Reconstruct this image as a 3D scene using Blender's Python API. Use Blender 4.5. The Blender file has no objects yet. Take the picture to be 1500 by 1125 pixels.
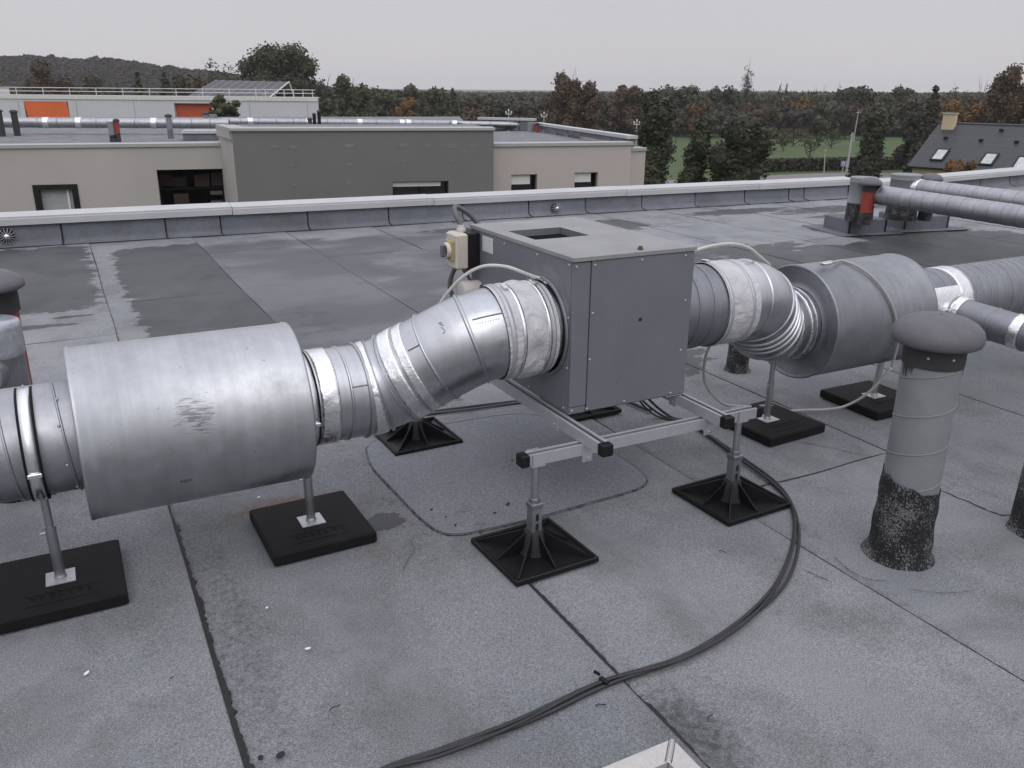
import bpy, math, random
import numpy as np
from mathutils import Vector, Matrix
R = math.radians
random.seed(7)
rng = np.random.default_rng(11)
S = bpy.context.scene
COL = S.collection

# ------------------------------------------------------------------ camera
FPX, PITCH, YAW, ROLL, CAMH = 1239.156, 0.336795, 0.48573, 0.0089256, 1.6
_f = Vector((math.sin(YAW)*math.cos(PITCH), math.cos(YAW)*math.cos(PITCH), -math.sin(PITCH)))
_r = Vector((math.cos(YAW), -math.sin(YAW), 0.0))
_u = _r.cross(_f)
RT = _r*math.cos(ROLL) + _u*math.sin(ROLL)
UP = _u*math.cos(ROLL) - _r*math.sin(ROLL)
EYE = Vector((0, 0, CAMH))
cam = bpy.data.cameras.new('camera')
cam.sensor_width = 36.0
cam.lens = FPX/1500.0*36.0
cam.clip_start = 0.05
cam.clip_end = 6000
camo = bpy.data.objects.new('camera', cam)
m = Matrix((RT, UP, -_f)).transposed().to_4x4()
m.translation = EYE
camo.matrix_world = m
COL.objects.link(camo)
S.camera = camo

def ray(u, v):
    return _f + RT*((u-750)/FPX) - UP*((v-562.5)/FPX)
def ground(u, v, z=0.0):
    d = ray(u, v)
    return EYE + d*((z-CAMH)/d.z)
def at(u, v, D):
    d = ray(u, v)
    return EYE + d*(D/(d.x*math.sin(YAW)+d.y*math.cos(YAW)))
def on_y(u, v, y):
    d = ray(u, v)
    return EYE + d*(y/d.y)

# ------------------------------------------------------------------ sky, light, exposure
W = bpy.data.worlds.new('World')
S.world = W
W.use_nodes = True
wn, wl = W.node_tree.nodes, W.node_tree.links
wn.clear()
SUN_EL, SUN_AZ = R(48), R(200)
out = wn.new('ShaderNodeOutputWorld')
bg_cloud = wn.new('ShaderNodeBackground')
bg_sky = wn.new('ShaderNodeBackground')
addn = wn.new('ShaderNodeAddShader')
sky = wn.new('ShaderNodeTexSky')
sky.sky_type = 'NISHITA'
sky.sun_disc = False
sky.sun_elevation = SUN_EL
sky.sun_rotation = SUN_AZ
bg_sky.inputs['Strength'].default_value = 0.006
wl.new(sky.outputs[0], bg_sky.inputs['Color'])
tc = wn.new('ShaderNodeTexCoord')
sep = wn.new('ShaderNodeSeparateXYZ')
wl.new(tc.outputs['Generated'], sep.inputs[0])
ramp = wn.new('ShaderNodeValToRGB')
ramp.color_ramp.elements[0].position = 0.0
ramp.color_ramp.elements[0].color = (0.60, 0.58, 0.605, 1)
ramp.color_ramp.elements[1].position = 1.0
ramp.color_ramp.elements[1].color = (1.46, 1.50, 1.64, 1)
e_ = ramp.color_ramp.elements.new(0.10)
e_.color = (0.60, 0.585, 0.615, 1)
wl.new(sep.outputs['Z'], ramp.inputs[0])
noi = wn.new('ShaderNodeTexNoise')
noi.inputs['Scale'].default_value = 1.5
noi.inputs['Detail'].default_value = 4
wl.new(tc.outputs['Generated'], noi.inputs['Vector'])
mr = wn.new('ShaderNodeMapRange')
mr.inputs['To Min'].default_value = 0.89
mr.inputs['To Max'].default_value = 1.10
wl.new(noi.outputs[0], mr.inputs['Value'])
vm = wn.new('ShaderNodeVectorMath')
vm.operation = 'SCALE'
wl.new(ramp.outputs[0], vm.inputs[0])
wl.new(mr.outputs[0], vm.inputs['Scale'])
wl.new(vm.outputs[0], bg_cloud.inputs['Color'])
bg_cloud.inputs['Strength'].default_value = 0.95
wl.new(bg_cloud.outputs[0], addn.inputs[0])
wl.new(bg_sky.outputs[0], addn.inputs[1])
wl.new(addn.outputs[0], out.inputs['Surface'])

sun = bpy.data.lights.new('sun', 'SUN')
sun.energy = 0.8
sun.angle = R(50)
sun.color = (1.0, 0.97, 0.94)
suno = bpy.data.objects.new('sun', sun)
COL.objects.link(suno)
suno.rotation_euler = (R(90)-SUN_EL, 0, R(180)-SUN_AZ)
S.view_settings.view_transform = 'Standard'
S.view_settings.look = 'None'
S.view_settings.exposure = 0.0
S.view_settings.gamma = 1.0
S.view_settings.use_curve_mapping = False
S.cycles.use_denoising = True
try:
    S.cycles.denoiser = 'OPENIMAGEDENOISE'
except Exception:
    pass
S.cycles.max_bounces = 6
S.cycles.diffuse_bounces = 3
S.cycles.glossy_bounces = 4
S.cycles.volume_bounces = 0

# ------------------------------------------------------------------ materials
class NT:
    """small wrapper that wires a procedural material"""
    def __init__(s, name):
        s.mat = bpy.data.materials.new(name)
        s.mat.use_nodes = True
        s.n, s.l = s.mat.node_tree.nodes, s.mat.node_tree.links
        s.b = s.n['Principled BSDF']
        s.tc = s.n.new('ShaderNodeTexCoord')
        s.geo = s.n.new('ShaderNodeNewGeometry')
    def put(s, sock, v):
        if hasattr(v, 'is_output') or isinstance(v, bpy.types.NodeSocket):
            s.l.new(v, sock)
        else:
            if isinstance(v, (tuple, list)) and len(v) == 3 and sock.type == 'RGBA':
                v = (*v, 1)
            sock.default_value = v
    def vec(s, kind='Object', scale=(1, 1, 1)):
        src = s.geo.outputs['Position'] if kind == 'World' else s.tc.outputs[kind]
        mp = s.n.new('ShaderNodeMapping')
        mp.inputs['Scale'].default_value = scale
        s.l.new(src, mp.inputs['Vector'])
        return mp.outputs[0]
    def noise(s, scale, detail=3, rough=.55, vec=None, dist=0.0):
        t = s.n.new('ShaderNodeTexNoise')
        t.inputs['Scale'].default_value = scale
        t.inputs['Detail'].default_value = detail
        t.inputs['Roughness'].default_value = rough
        t.inputs['Distortion'].default_value = dist
        s.l.new(vec if vec is not None else s.vec(), t.inputs['Vector'])
        return t.outputs['Fac']
    def voro(s, scale, vec=None, feature='F1'):
        t = s.n.new('ShaderNodeTexVoronoi')
        t.feature = feature
        t.inputs['Scale'].default_value = scale
        s.l.new(vec if vec is not None else s.vec(), t.inputs['Vector'])
        return t.outputs['Distance']
    def rng(s, v, a, b, c=0.0, d=1.0, smooth=False):
        t = s.n.new('ShaderNodeMapRange')
        if smooth:
            t.interpolation_type = 'SMOOTHSTEP'
        s.put(t.inputs['Value'], v)
        for k, x in zip(('From Min', 'From Max', 'To Min', 'To Max'), (a, b, c, d)):
            s.put(t.inputs[k], x)
        return t.outputs[0]
    def math(s, op, a, b=0.0, c=0.0):
        t = s.n.new('ShaderNodeMath')
        t.operation = op
        s.put(t.inputs[0], a); s.put(t.inputs[1], b); s.put(t.inputs[2], c)
        return t.outputs[0]
    def mix(s, f, a, b, mode='MIX'):
        t = s.n.new('ShaderNodeMix')
        t.data_type = 'RGBA'
        t.blend_type = mode
        s.put(t.inputs[0], f); s.put(t.inputs[6], a); s.put(t.inputs[7], b)
        return t.outputs[2]
    def scale(s, c, f):
        t = s.n.new('ShaderNodeVectorMath')
        t.operation = 'SCALE'
        s.put(t.inputs[0], c); s.put(t.inputs['Scale'], f)
        return t.outputs[0]
    def attr(s, name):
        t = s.n.new('ShaderNodeAttribute')
        t.attribute_name = name
        return t.outputs['Fac']
    def objrand(s):
        t = s.n.new('ShaderNodeObjectInfo')
        return t.outputs['Random']
    def bump(s, h, strength=.3, dist=.01, prev=None):
        t = s.n.new('ShaderNodeBump')
        t.inputs['Strength'].default_value = strength
        t.inputs['Distance'].default_value = dist
        s.l.new(h, t.inputs['Height'])
        if prev is not None:
            s.l.new(prev, t.inputs['Normal'])
        return t.outputs[0]
    def done(s, color=None, rough=None, metal=None, normal=None, spec=None):
        for k, v in (('Base Color', color), ('Roughness', rough), ('Metallic', metal), ('Normal', normal), ('Specular IOR Level', spec)):
            if v is not None:
                s.put(s.b.inputs[k], v)
        return s.mat

M = {}
def plain(name, c, rough=.6, metal=0.0, var=.12, scale=6.0, bump=0.0, bscale=60.0, fine=0.0, spec=None, world=False):
    t = NT(name)
    v = t.vec('World' if world else 'Object')
    f = t.rng(t.noise(scale, 5, .6, v), .3, .7, 1-var, 1+var)
    if fine:
        f = t.math('MULTIPLY', f, t.rng(t.noise(bscale, 2, .6, v), .3, .7, 1-fine, 1+fine))
    col = t.scale(c, f)
    r = t.rng(t.noise(scale*2.3, 3, .6, v), .3, .7, max(.02, rough-.08), min(1, rough+.08))
    nrm = t.bump(t.noise(bscale, 3, .6, v), bump, .01) if bump else None
    M[name] = t.done(col, r, metal, nrm, spec)
    return M[name]

def metal(name, c, rough=.38, brush=(42, 1.6, 1.6), stain=.22, dark=(.25, .25, .26), bump=.08, smudge=None, metallic=1.0):
    """galvanised sheet: brushed streaks, dull blotches, grime specks"""
    t = NT(name)
    v = t.vec('Object')
    streak = t.noise(1.0, 4, .6, t.vec('Object', brush))
    blot = t.noise(7.0, 5, .65, v)
    f = t.math('MULTIPLY', t.rng(streak, .25, .75, .92, 1.08), t.rng(blot, .3, .7, 1-stain*.6, 1+stain*.4))
    col = t.scale(c, f)
    speck = t.rng(t.noise(38.0, 3, .7, v), .66, .74, 0, .7)
    col = t.mix(speck, col, dark)
    if smudge:
        cx, cy, cz, rad = smudge
        mp = t.n.new('ShaderNodeVectorMath'); mp.operation = 'DISTANCE'
        t.l.new(t.tc.outputs['Object'], mp.inputs[0]); mp.inputs[1].default_value = (cx, cy, cz)
        near = t.rng(mp.outputs['Value'], 0.0, rad, 1.0, 0.0)
        ns = t.noise(1.0, 4, .7, t.vec('Object', (28, 150, 190)))
        k = t.rng(t.math('MULTIPLY', near, ns), .36, .46, 0, .7)
        col = t.mix(k, col, (.13, .13, .14))
    rr = t.rng(t.noise(11.0, 5, .65, v), .3, .7, rough-.09, rough+.12)
    nb = t.bump(t.noise(5.0, 3, .5, v), bump, .02)
    nb = t.bump(streak, .03, .002, nb)
    M[name] = t.done(col, rr, metallic, nb)
    return M[name]

metal('galvanised_sheet', (.45, .457, .478), .45, smudge=(.33, -.255, .095, .19))
metal('duct_silver', (.50, .507, .53), .33, stain=.22, bump=.08)
metal('weathered_zinc', (.30, .305, .325), .55, stain=.25, bump=.06)
metal('dull_spiral', (.40, .405, .43), .5, stain=.25, bump=.06)
metal('grey_spiral', (.29, .295, .32), .58, stain=.2, bump=.05)
metal('pole_zinc', (.42, .425, .44), .45, brush=(60, 60, 3))
metal('aluminium', (.45, .45, .475), .42, stain=.12, bump=.02, metallic=.45)
metal('bright_steel', (.78, .78, .79), .25, stain=.1)

def foil_mat():
    t = NT('foil_tape')
    v = t.vec('Object')
    h = t.noise(26.0, 4, .6, v, 1.2)
    h2 = t.voro(60.0, v, 'F1')
    nb = t.bump(h, .28, .012)
    nb = t.bump(h2, .12, .006, nb)
    col = t.scale((.86, .86, .87), t.rng(t.noise(9, 3, .6, v), .3, .7, .86, 1.05))
    M['foil_tape'] = t.done(col, t.rng(h, .3, .7, .2, .38), 1.0, nb)
foil_mat()

def sleeve_mat():
    t = NT('sleeve_fabric')
    v = t.vec('Object')
    f = t.rng(t.noise(9.0, 4, .6, v), .3, .7, .9, 1.07)
    nb = t.bump(t.noise(11.0, 3, .5, v, 1.6), .55, .03)
    nb = t.bump(t.noise(420.0, 2, .5, v), .12, .002, nb)
    M['sleeve_fabric'] = t.done(t.scale((.50, .495, .51), f), .55, 0.0, nb)
sleeve_mat()

def fan_paint():
    t = NT('fan_paint')
    v = t.vec('Object')
    f = t.rng(t.noise(3.5, 4, .6, v), .3, .7, .94, 1.06)
    dr = t.noise(1.0, 3, .6, t.vec('Object', (34, 34, 1.3)))
    f = t.math('MULTIPLY', f, t.rng(dr, .3, .75, .975, 1.03))
    col = t.scale((.145, .150, .169), f)
    sc = t.rng(t.noise(1.0, 4, .75, t.vec('Object', (16, 16, 40))), .69, .78, 0, .35)
    col = t.mix(sc, col, (.23, .235, .25))
    sp_ = t.rng(t.noise(75.0, 2, .6, v), .73, .78, 0, .5)
    col = t.mix(sp_, col, (.07, .065, .06))
    nb = t.bump(t.noise(2.2, 2, .5, v), .12, .03)
    M['fan_paint'] = t.done(col, t.rng(t.noise(6, 4, .6, v), .3, .7, .36, .52), 0, nb, .55)
fan_paint()
def lid_mat():
    t = NT('fan_lid')
    v = t.vec('Object')
    dust = t.noise(5.0, 6, .65, v)
    col = t.mix(t.rng(dust, .35, .7), (.268, .265, .264), (.212, .211, .213))
    sp = t.rng(t.noise(60.0, 2, .6, v), .68, .76, 0, .6)
    col = t.mix(sp, col, (.14, .14, .14))
    M['fan_lid'] = t.done(col, .62, 0.0, t.bump(t.noise(90, 3, .6, v), .06, .004))
lid_mat()
plain('dark_gap', (.012, .012, .013), .8)
plain('black_plastic', (.0085, .0085, .010), .5, var=.25, scale=9, bump=.08, bscale=140, spec=.28)
def rubber_mat():
    t = NT('black_rubber')
    v = t.vec('Object')
    g = t.noise(260.0, 3, .7, v)
    dust = t.rng(t.noise(7.0, 5, .65, v), .52, .75, 0, .5)
    col = t.mix(dust, (.0075, .007, .0075), (.019, .016, .015))
    col = t.mix(t.rng(g, .70, .76, 0, .6), col, (.07, .07, .07))
    M['black_rubber'] = t.done(col, .72, 0, t.bump(g, .4, .004), .2)
rubber_mat()
plain('cable_black', (.026, .025, .027), .6, var=.25, scale=14, bump=.05)
plain('cable_white', (.50, .49, .46), .5, var=.12, scale=12)
plain('cable_pale', (.30, .295, .285), .5)
plain('conduit_grey', (.10, .10, .105), .5)
plain('switch_beige', (.52, .47, .40), .5, var=.1, scale=18)
plain('switch_yellow', (.34, .28, .14), .5, var=.12, scale=20)
plain('switch_knob', (.12, .12, .125), .45)
plain('sticker_white', (.55, .55, .56), .5, var=.04)
plain('pvc_pale', (.46, .42, .40), .55)
plain('rust_brown', (.10, .05, .03), .8)
plain('ink', (.07, .07, .075), .7, var=.3, scale=200)
plain('coping_white', (.44, .44, .445), .42, var=.06, scale=2.5, world=True)
plain('render_beige', (.395, .365, .35), .9, var=.06, scale=.5, bump=.05, bscale=60, world=True)
plain('render_pink', (.43, .38, .362), .9, var=.05, scale=.4, bump=.05, bscale=60, world=True)
def dark_cladding():
    t = NT('render_grey')
    v = t.vec('World')
    f = t.rng(t.noise(.45, 5, .6, v), .3, .7, .93, 1.06)
    col = t.scale((.150, .147, .147), f)
    st = t.noise(1.0, 3, .6, t.vec('World', (1.1, 1.1, 5.0)))
    col = t.mix(t.rng(st, .66, .8, 0, .35), col, (.17, .165, .165))
    M['render_grey'] = t.done(col, .85)
dark_cladding()
plain('white_cladding', (.52, .52, .545), .6, var=.04, scale=.3, world=True)
plain('orange_paint', (.66, .125, .03), .6, var=.05, scale=.6, world=True)
plain('shade_orange', (.42, .07, .02), .6, var=.05, scale=.6, world=True)
plain('cream_render', (.52, .42, .28), .9, var=.06, scale=1, world=True)
plain('shutter_white', (.62, .60, .60), .6, var=.04)
plain('frame_dark', (.010, .0095, .0095), .5, spec=.25)
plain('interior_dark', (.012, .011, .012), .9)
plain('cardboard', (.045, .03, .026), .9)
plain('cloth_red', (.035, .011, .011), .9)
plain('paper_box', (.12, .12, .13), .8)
plain('curtain', (.33, .33, .35), .9, var=.1, scale=9)
plain('white_paint', (.70, .70, .70), .5, var=.05)
plain('red_pipe', (.255, .035, .022), .6, var=.18, scale=14, bump=.05)
plain('cap_grey', (.108, .104, .116), .6, var=.07, scale=14, bump=.05, bscale=30, fine=.06)
plain('neck_dark', (.035, .034, .036), .75, var=.15, scale=20)
plain('pipe_grey', (.20, .205, .215), .5, var=.1, scale=9, bump=.04, bscale=30)
plain('concrete_pole', (.36, .35, .33), .9)
plain('asphalt', (.17, .155, .15), .95, var=.08, scale=.4, world=True)
plain('sign_blue', (.03, .05, .24), .5)
plain('white_flake', (.75, .75, .74), .7)
plain('twig_brown', (.03, .024, .018), .9)
plain('rail_white', (.60, .58, .57), .5)
def slate():
    t = NT('slate')
    v = t.vec('World')
    col = t.scale((.046, .046, .053), t.rng(t.noise(2.0, 6, .7, v), .3, .7, .85, 1.15))
    M['slate'] = t.done(t.scale(col, t.rng(t.objrand(), 0, 1, .82, 1.18)), .5)
slate()
def glass(name, c, rough=.08):
    t = NT(name)
    col = t.scale(c, t.rng(t.noise(1.5, 3), .3, .7, .8, 1.2))
    M[name] = t.done(col, rough, 0.0, None, .8)
glass('window_glass', (.014, .014, .017))
glass('skylight_glass', (.42, .44, .44), .12)
plain('pv_glass', (.105, .105, .111), .7, var=.06, scale=.8, spec=.15)
def tape_mat():
    t = NT('clear_tape')
    v = t.vec('Object')
    col = t.mix(t.rng(t.noise(22, 4, .7, v), .35, .7), (.40, .41, .45), (.27, .28, .31))
    M['clear_tape'] = t.done(col, .22, .2, t.bump(t.noise(30, 3, .5, v), .12, .008))
tape_mat()

def bitumen_mat():
    """mineral-coated bitumen collar: black with pale chippings"""
    t = NT('bitumen_granules')
    v = t.vec('Object')
    g = t.noise(150.0, 2, .7, v, .3)
    cl = t.noise(9.0, 4, .6, v)
    k = t.rng(t.math('ADD', g, t.rng(cl, .3, .7, -.16, .16)), .52, .60, 0, 1)
    col = t.mix(k, (.012, .012, .013), (.20, .20, .205))
    nb = t.bump(g, 1.0, .02)
    nb = t.bump(t.noise(24, 3, .6, v), .5, .02, nb)
    M['bitumen_granules'] = t.done(col, .75, 0, nb)
bitumen_mat()
plain('bitumen_black', (.014, .0135, .0135), .7, var=.4, scale=40, bump=.6, bscale=180)

def membrane(name, c1, c2, gran=1.0, mott=1.0):
    """mineral roofing felt; vertex attributes damp and grime hold where water and dirt lie"""
    t = NT(name)
    v = t.vec('World')
    base = t.mix(t.rng(t.noise(1.1, 5, .6, v), .34, .66), c1, c2)
    base = t.scale(base, t.rng(t.objrand(), 0, 1, .90, 1.08))
    # brownish dirty clouds
    br = t.rng(t.noise(2.3, 6, .65, t.vec('World', (1, .8, 1)), .3), .47, .68, 0, .62*mott)
    base = t.mix(br, base, (.108, .106, .102))
    # bluish granule loss clouds
    bl = t.rng(t.noise(1.7, 4, .6, t.vec('World', (.9, 1.2, 1.0))), .50, .70, 0, .42*mott)
    base = t.mix(bl, base, (.152, .162, .186))
    fine = t.noise(250.0, 2, .8, v)
    mid = t.noise(120.0, 3, .75, v)
    f = t.math('MULTIPLY', t.rng(fine, .32, .68, .52, 1.50), t.rng(mid, .3, .7, .86, 1.14))
    dry = t.scale(base, f)
    dk = t.rng(t.noise(60.0, 3, .8, v), .69, .75, 0, .8)
    dry = t.mix(dk, dry, (.03, .03, .032))
    lt = t.rng(t.noise(210.0, 1, .5, v), .74, .79, 0, .8)
    dry = t.mix(lt, dry, (.42, .42, .43))
    g = t.attr('grime')
    gn = t.math('ADD', g, t.rng(t.noise(38.0, 5, .75, v), .3, .7, -.26, .26))
    k = t.rng(gn, .25, 1.0, 0, .85, True)
    dry = t.mix(k, dry, (.035, .034, .033))
    rs = t.attr('rust')
    rn = t.rng(t.math('ADD', rs, t.rng(t.noise(26, 4, .7, v), .3, .7, -.3, .3)), .3, 1.0, 0, .55, True)
    dry = t.mix(rn, dry, (.17, .085, .05))
    dry = t.scale(dry, t.rng(t.attr('pale'), 0, 1, 1.0, 1.22))  # dry felt lightened here to carry the painted sky reflection
    d = t.attr('damp')
    dn = t.math('ADD', d, t.rng(t.noise(1.0, 5, .68, t.vec('World', (4.2, 8.0, 1))), .3, .7, -.33, .33))
    w = t.rng(dn, .46, .54, 0, 1, True)
    wetc = t.scale(base, t.rng(t.noise(.8, 3, .6, v), .3, .7, .33, .43))
    wetc = t.scale(wetc, t.rng(mid, .3, .7, .9, 1.1))
    fl = t.attr('film')
    film_sheen = t.mix(t.rng(t.noise(1.0, 3, .45, t.vec('World', (.55, .8, 1))), .47, .58, 0, 1, True), (.070, .067, .077), (.118, .116, .129))  # wet film tone, with patches of sky sheen painted in as the lighter colour
    fn = t.rng(t.math('ADD', fl, t.rng(t.noise(1.0, 3, .5, t.vec('World', (1.2, 1.9, 1))), .3, .7, -.3, .3)), .3, .75, 0, 1, True)
    col = t.mix(w, dry, wetc)
    col = t.mix(t.math('MULTIPLY', fn, .85), col, film_sheen)
    rough = t.rng(w, 0, 1, .95, .5)
    rough = t.rng(fn, 0, 1, rough, .42)
    flat = t.math('MULTIPLY', t.rng(w, 0, 1, 1, .35), t.rng(fn, 0, 1, 1, .2))
    bh = t.math('MULTIPLY', t.math('ADD', fine, t.math('MULTIPLY', mid, .8)), flat)
    nb = t.bump(bh, .55*gran, .004)
    nb = t.bump(t.noise(2.6, 3, .5, v), .10, .04, nb)
    M[name] = t.done(col, rough, 0.0, nb, .12)
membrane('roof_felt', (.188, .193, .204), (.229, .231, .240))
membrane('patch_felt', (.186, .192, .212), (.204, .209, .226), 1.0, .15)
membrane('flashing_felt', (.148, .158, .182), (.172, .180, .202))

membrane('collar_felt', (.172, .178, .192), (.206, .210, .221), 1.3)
def grass_mat():
    t = NT('grass_field')
    v = t.vec('World')
    col = t.mix(t.rng(t.noise(.06, 5, .65, v), .3, .7), (.036, .066, .012), (.050, .080, .017))
    col = t.mix(t.rng(t.noise(.5, 5, .7, v), .5, .75, 0, .6), col, (.046, .060, .018))
    M['grass_field'] = t.done(col, .95)
grass_mat()
def leaf_mat(name, a, b, c=None):
    t = NT(name)
    isl = t.geo.outputs['Random Per Island']
    cl = t.noise(1.4, 4, .65, t.vec('Object'))
    k = t.math('ADD', t.math('MULTIPLY', isl, .55), t.rng(cl, .3, .7, 0, .45))
    col = t.mix(k, a, b)
    if c is not None:
        sel = t.rng(t.noise(1.9, 3, .6, t.vec('Object')), .50, .64, 0, .85)
        col = t.mix(sel, col, c)
    col = t.scale(col, t.rng(t.objrand(), 0, 1, 1.02, 1.45))
    M[name] = t.done(col, .75, 0, None, .25)
leaf_mat('leaf_dark', (.026, .029, .017), (.064, .066, .038), (.05, .044, .028))
leaf_mat('leaf_green', (.036, .038, .020), (.076, .075, .040), (.060, .046, .026))
leaf_mat('leaf_brown', (.040, .030, .018), (.080, .058, .034), (.05, .05, .028))
leaf_mat('leaf_red', (.052, .033, .022), (.086, .050, .032), (.055, .052, .028))
leaf_mat('leaf_orange', (.10, .055, .02), (.16, .085, .03), (.07, .055, .025))
leaf_mat('leaf_ivy', (.020, .024, .014), (.064, .070, .040), (.03, .026, .018))
leaf_mat('leaf_far', (.034, .031, .026), (.056, .048, .038), (.058, .040, .029))
plain('bark', (.055, .047, .038), .95, var=.25, scale=3)

# ------------------------------------------------------------------ mesh helpers
class MB:
    def __init__(s):
        s.v, s.f, s.sm = [], [], []
    def add(s, vs, fs, smooth=False):
        o = len(s.v)
        s.v += [tuple(x) for x in vs]
        s.f += [tuple(i+o for i in f) for f in fs]
        s.sm += [smooth]*len(fs)
        return s
    def box(s, c, d, rz=0.0, mat=None, bev=0.0):
        hx, hy, hz = d[0]/2, d[1]/2, d[2]/2
        if bev > 0:
            b = min(bev, hx*.9, hy*.9, hz*.9)
            vs, fs = [], []
            prof = [(-hz, b), (-hz+b, 0), (hz-b, 0), (hz, b)]
            for z, ins in prof:
                x, y = hx-ins, hy-ins
                k = b*.7
                for (px, py) in ((-x+k, -y), (x-k, -y), (x, -y+k), (x, y-k), (x-k, y), (-x+k, y), (-x, y-k), (-x, -y+k)):
                    vs.append((px, py, z))
            for i in range(3):
                for j in range(8):
                    a, b2 = i*8+j, i*8+(j+1) % 8
                    fs.append((a, b2, b2+8, a+8))
            fs.append(tuple(reversed(range(8))))
            fs.append(tuple(range(24, 32)))
        else:
            vs = [(x, y, z) for z in (-hz, hz) for x, y in ((-hx, -hy), (hx, -hy), (hx, hy), (-hx, hy))]
            fs = [(3, 2, 1, 0), (4, 5, 6, 7), (0, 1, 5, 4), (1, 2, 6, 5), (2, 3, 7, 6), (3, 0, 4, 7)]
        mm = mat if mat is not None else Matrix.Translation(c) @ Matrix.Rotation(rz, 4, 'Z')
        return s.add([mm @ Vector(p) for p in vs], fs)
    def prism(s, poly, axis_a, axis_b, ext, origin=(0, 0, 0)):
        """poly of 2D points in plane (axis_a, axis_b), extruded along vector ext"""
        A, B, E, O = Vector(axis_a), Vector(axis_b), Vector(ext), Vector(origin)
        n = len(poly)
        v0 = [O + A*p[0] + B*p[1] for p in poly]
        v1 = [p + E for p in v0]
        fs = [(i, (i+1) % n, n+(i+1) % n, n+i) for i in range(n)]
        fs += [tuple(reversed(range(n))), tuple(range(n, 2*n))]
        return s.add(v0+v1, fs)
    def rings(s, rings, closed=True, cap0=False, cap1=False, smooth=True):
        n = len(rings[0])
        vs = [p for r in rings for p in r]
        fs = []
        for i in range(len(rings)-1):
            for j in range(n if closed else n-1):
                a, b = i*n+j, i*n+(j+1) % n
                fs.append((a, b, b+n, a+n))
        s.add(vs, fs, smooth)
        if cap0:
            s.add(rings[0], [tuple(reversed(range(n)))])
        if cap1:
            s.add(rings[-1], [tuple(range(n))])
        return s
    def lathe(s, prof, origin=(0, 0, 0), axis=(0, 0, 1), n=32, cap0=False, cap1=False, smooth=True, jit=None):
        """prof: list of (distance along axis, radius)"""
        ax = Vector(axis).normalized()
        t = Vector((0, 0, 1)) if abs(ax.z) < .9 else Vector((1, 0, 0))
        a = t.cross(ax).normalized()
        b = ax.cross(a)
        O = Vector(origin)
        rr = []
        for h, r in prof:
            ring = []
            for j in range(n):
                q = 2*math.pi*j/n
                r2 = r + (jit(h, q) if jit else 0)
                ring.append(O + ax*h + a*(r2*math.cos(q)) + b*(r2*math.sin(q)))
            rr.append(ring)
        return s.rings(rr, True, cap0, cap1, smooth)
    def rod(s, p0, p1, r0, r1=None, n=12, caps=True):
        p0, p1 = Vector(p0), Vector(p1)
        d = p1-p0
        return s.lathe([(0, r0), (d.length, r0 if r1 is None else r1)], p0, d, n, caps, caps)
    def tube(s, pts, r, n=8, caps=True):
        pts = [Vector(p) for p in pts]
        up = None
        rr = []
        for i, p in enumerate(pts):
            d = (pts[min(i+1, len(pts)-1)] - pts[max(i-1, 0)]).normalized()
            if up is None:
                up = d.cross(Vector((0, 0, 1)) if abs(d.z) < .9 else Vector((1, 0, 0))).normalized()
            up = (up - d*up.dot(d)).normalized()
            sd = d.cross(up)
            ri = r[i] if isinstance(r, (list, tuple)) else r
            rr.append([p + up*(ri*math.cos(2*math.pi*j/n)) + sd*(ri*math.sin(2*math.pi*j/n)) for j in range(n)])
        return s.rings(rr, True, caps, caps)
    def mesh(s, name, mat):
        me = bpy.data.meshes.new(name)
        me.from_pydata(s.v, [], s.f)
        me.polygons.foreach_set('use_smooth', s.sm)
        if mat is not None:
            me.materials.append(M[mat] if isinstance(mat, str) else mat)
        me.update()
        return me
    def obj(s, name, mat, parent=None, label=None):
        return link(name, s.mesh(name, mat), parent, label)

def link(name, me, parent=None, label=None):
    o = bpy.data.objects.new(name, me)
    COL.objects.link(o)
    if parent is not None:
        o.parent = parent
    if label:
        o['label'] = label
    return o
def tag(o, label=None, cat=None, group=None, kind=None):
    for k, v in (('label', label), ('category', cat), ('group', group), ('kind', kind)):
        if v:
            o[k] = v
    return o
def thing(name, label, cat, loc=(0, 0, 0), rz=0.0, group=None):
    o = bpy.data.objects.new(name, None)
    o.empty_display_size = .1
    COL.objects.link(o)
    o.location = loc
    o.rotation_euler = (0, 0, rz)
    return tag(o, label, cat, group)
def dup(root, loc=None, rz=None, label=None, group=None, scale=None):
    kids = [c for c in root.children]
    r = root.copy()
    COL.objects.link(r)
    if loc is not None:
        r.location = loc
    if rz is not None:
        r.rotation_euler = (0, 0, rz)
    if scale is not None:
        r.scale = scale
    if label:
        r['label'] = label
    if group:
        r['group'] = group
    for ch in kids:
        c = ch.copy(); COL.objects.link(c); c.parent = r
        for g in list(ch.children):
            d = g.copy(); COL.objects.link(d); d.parent = c
    return r
def spline(pts, n=12):
    """Catmull-Rom through the points"""
    P = [Vector(p) for p in pts]
    P = [P[0]*2-P[1]] + P + [P[-1]*2-P[-2]]
    o = []
    for i in range(1, len(P)-2):
        for k in range(n):
            t = k/n
            a, b, c, d = P[i-1], P[i], P[i+1], P[i+2]
            o.append(.5*((2*b) + (c-a)*t + (2*a-5*b+4*c-d)*t*t + (3*b-a-3*c+d)*t**3))
    o.append(P[-2])
    return o

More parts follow.
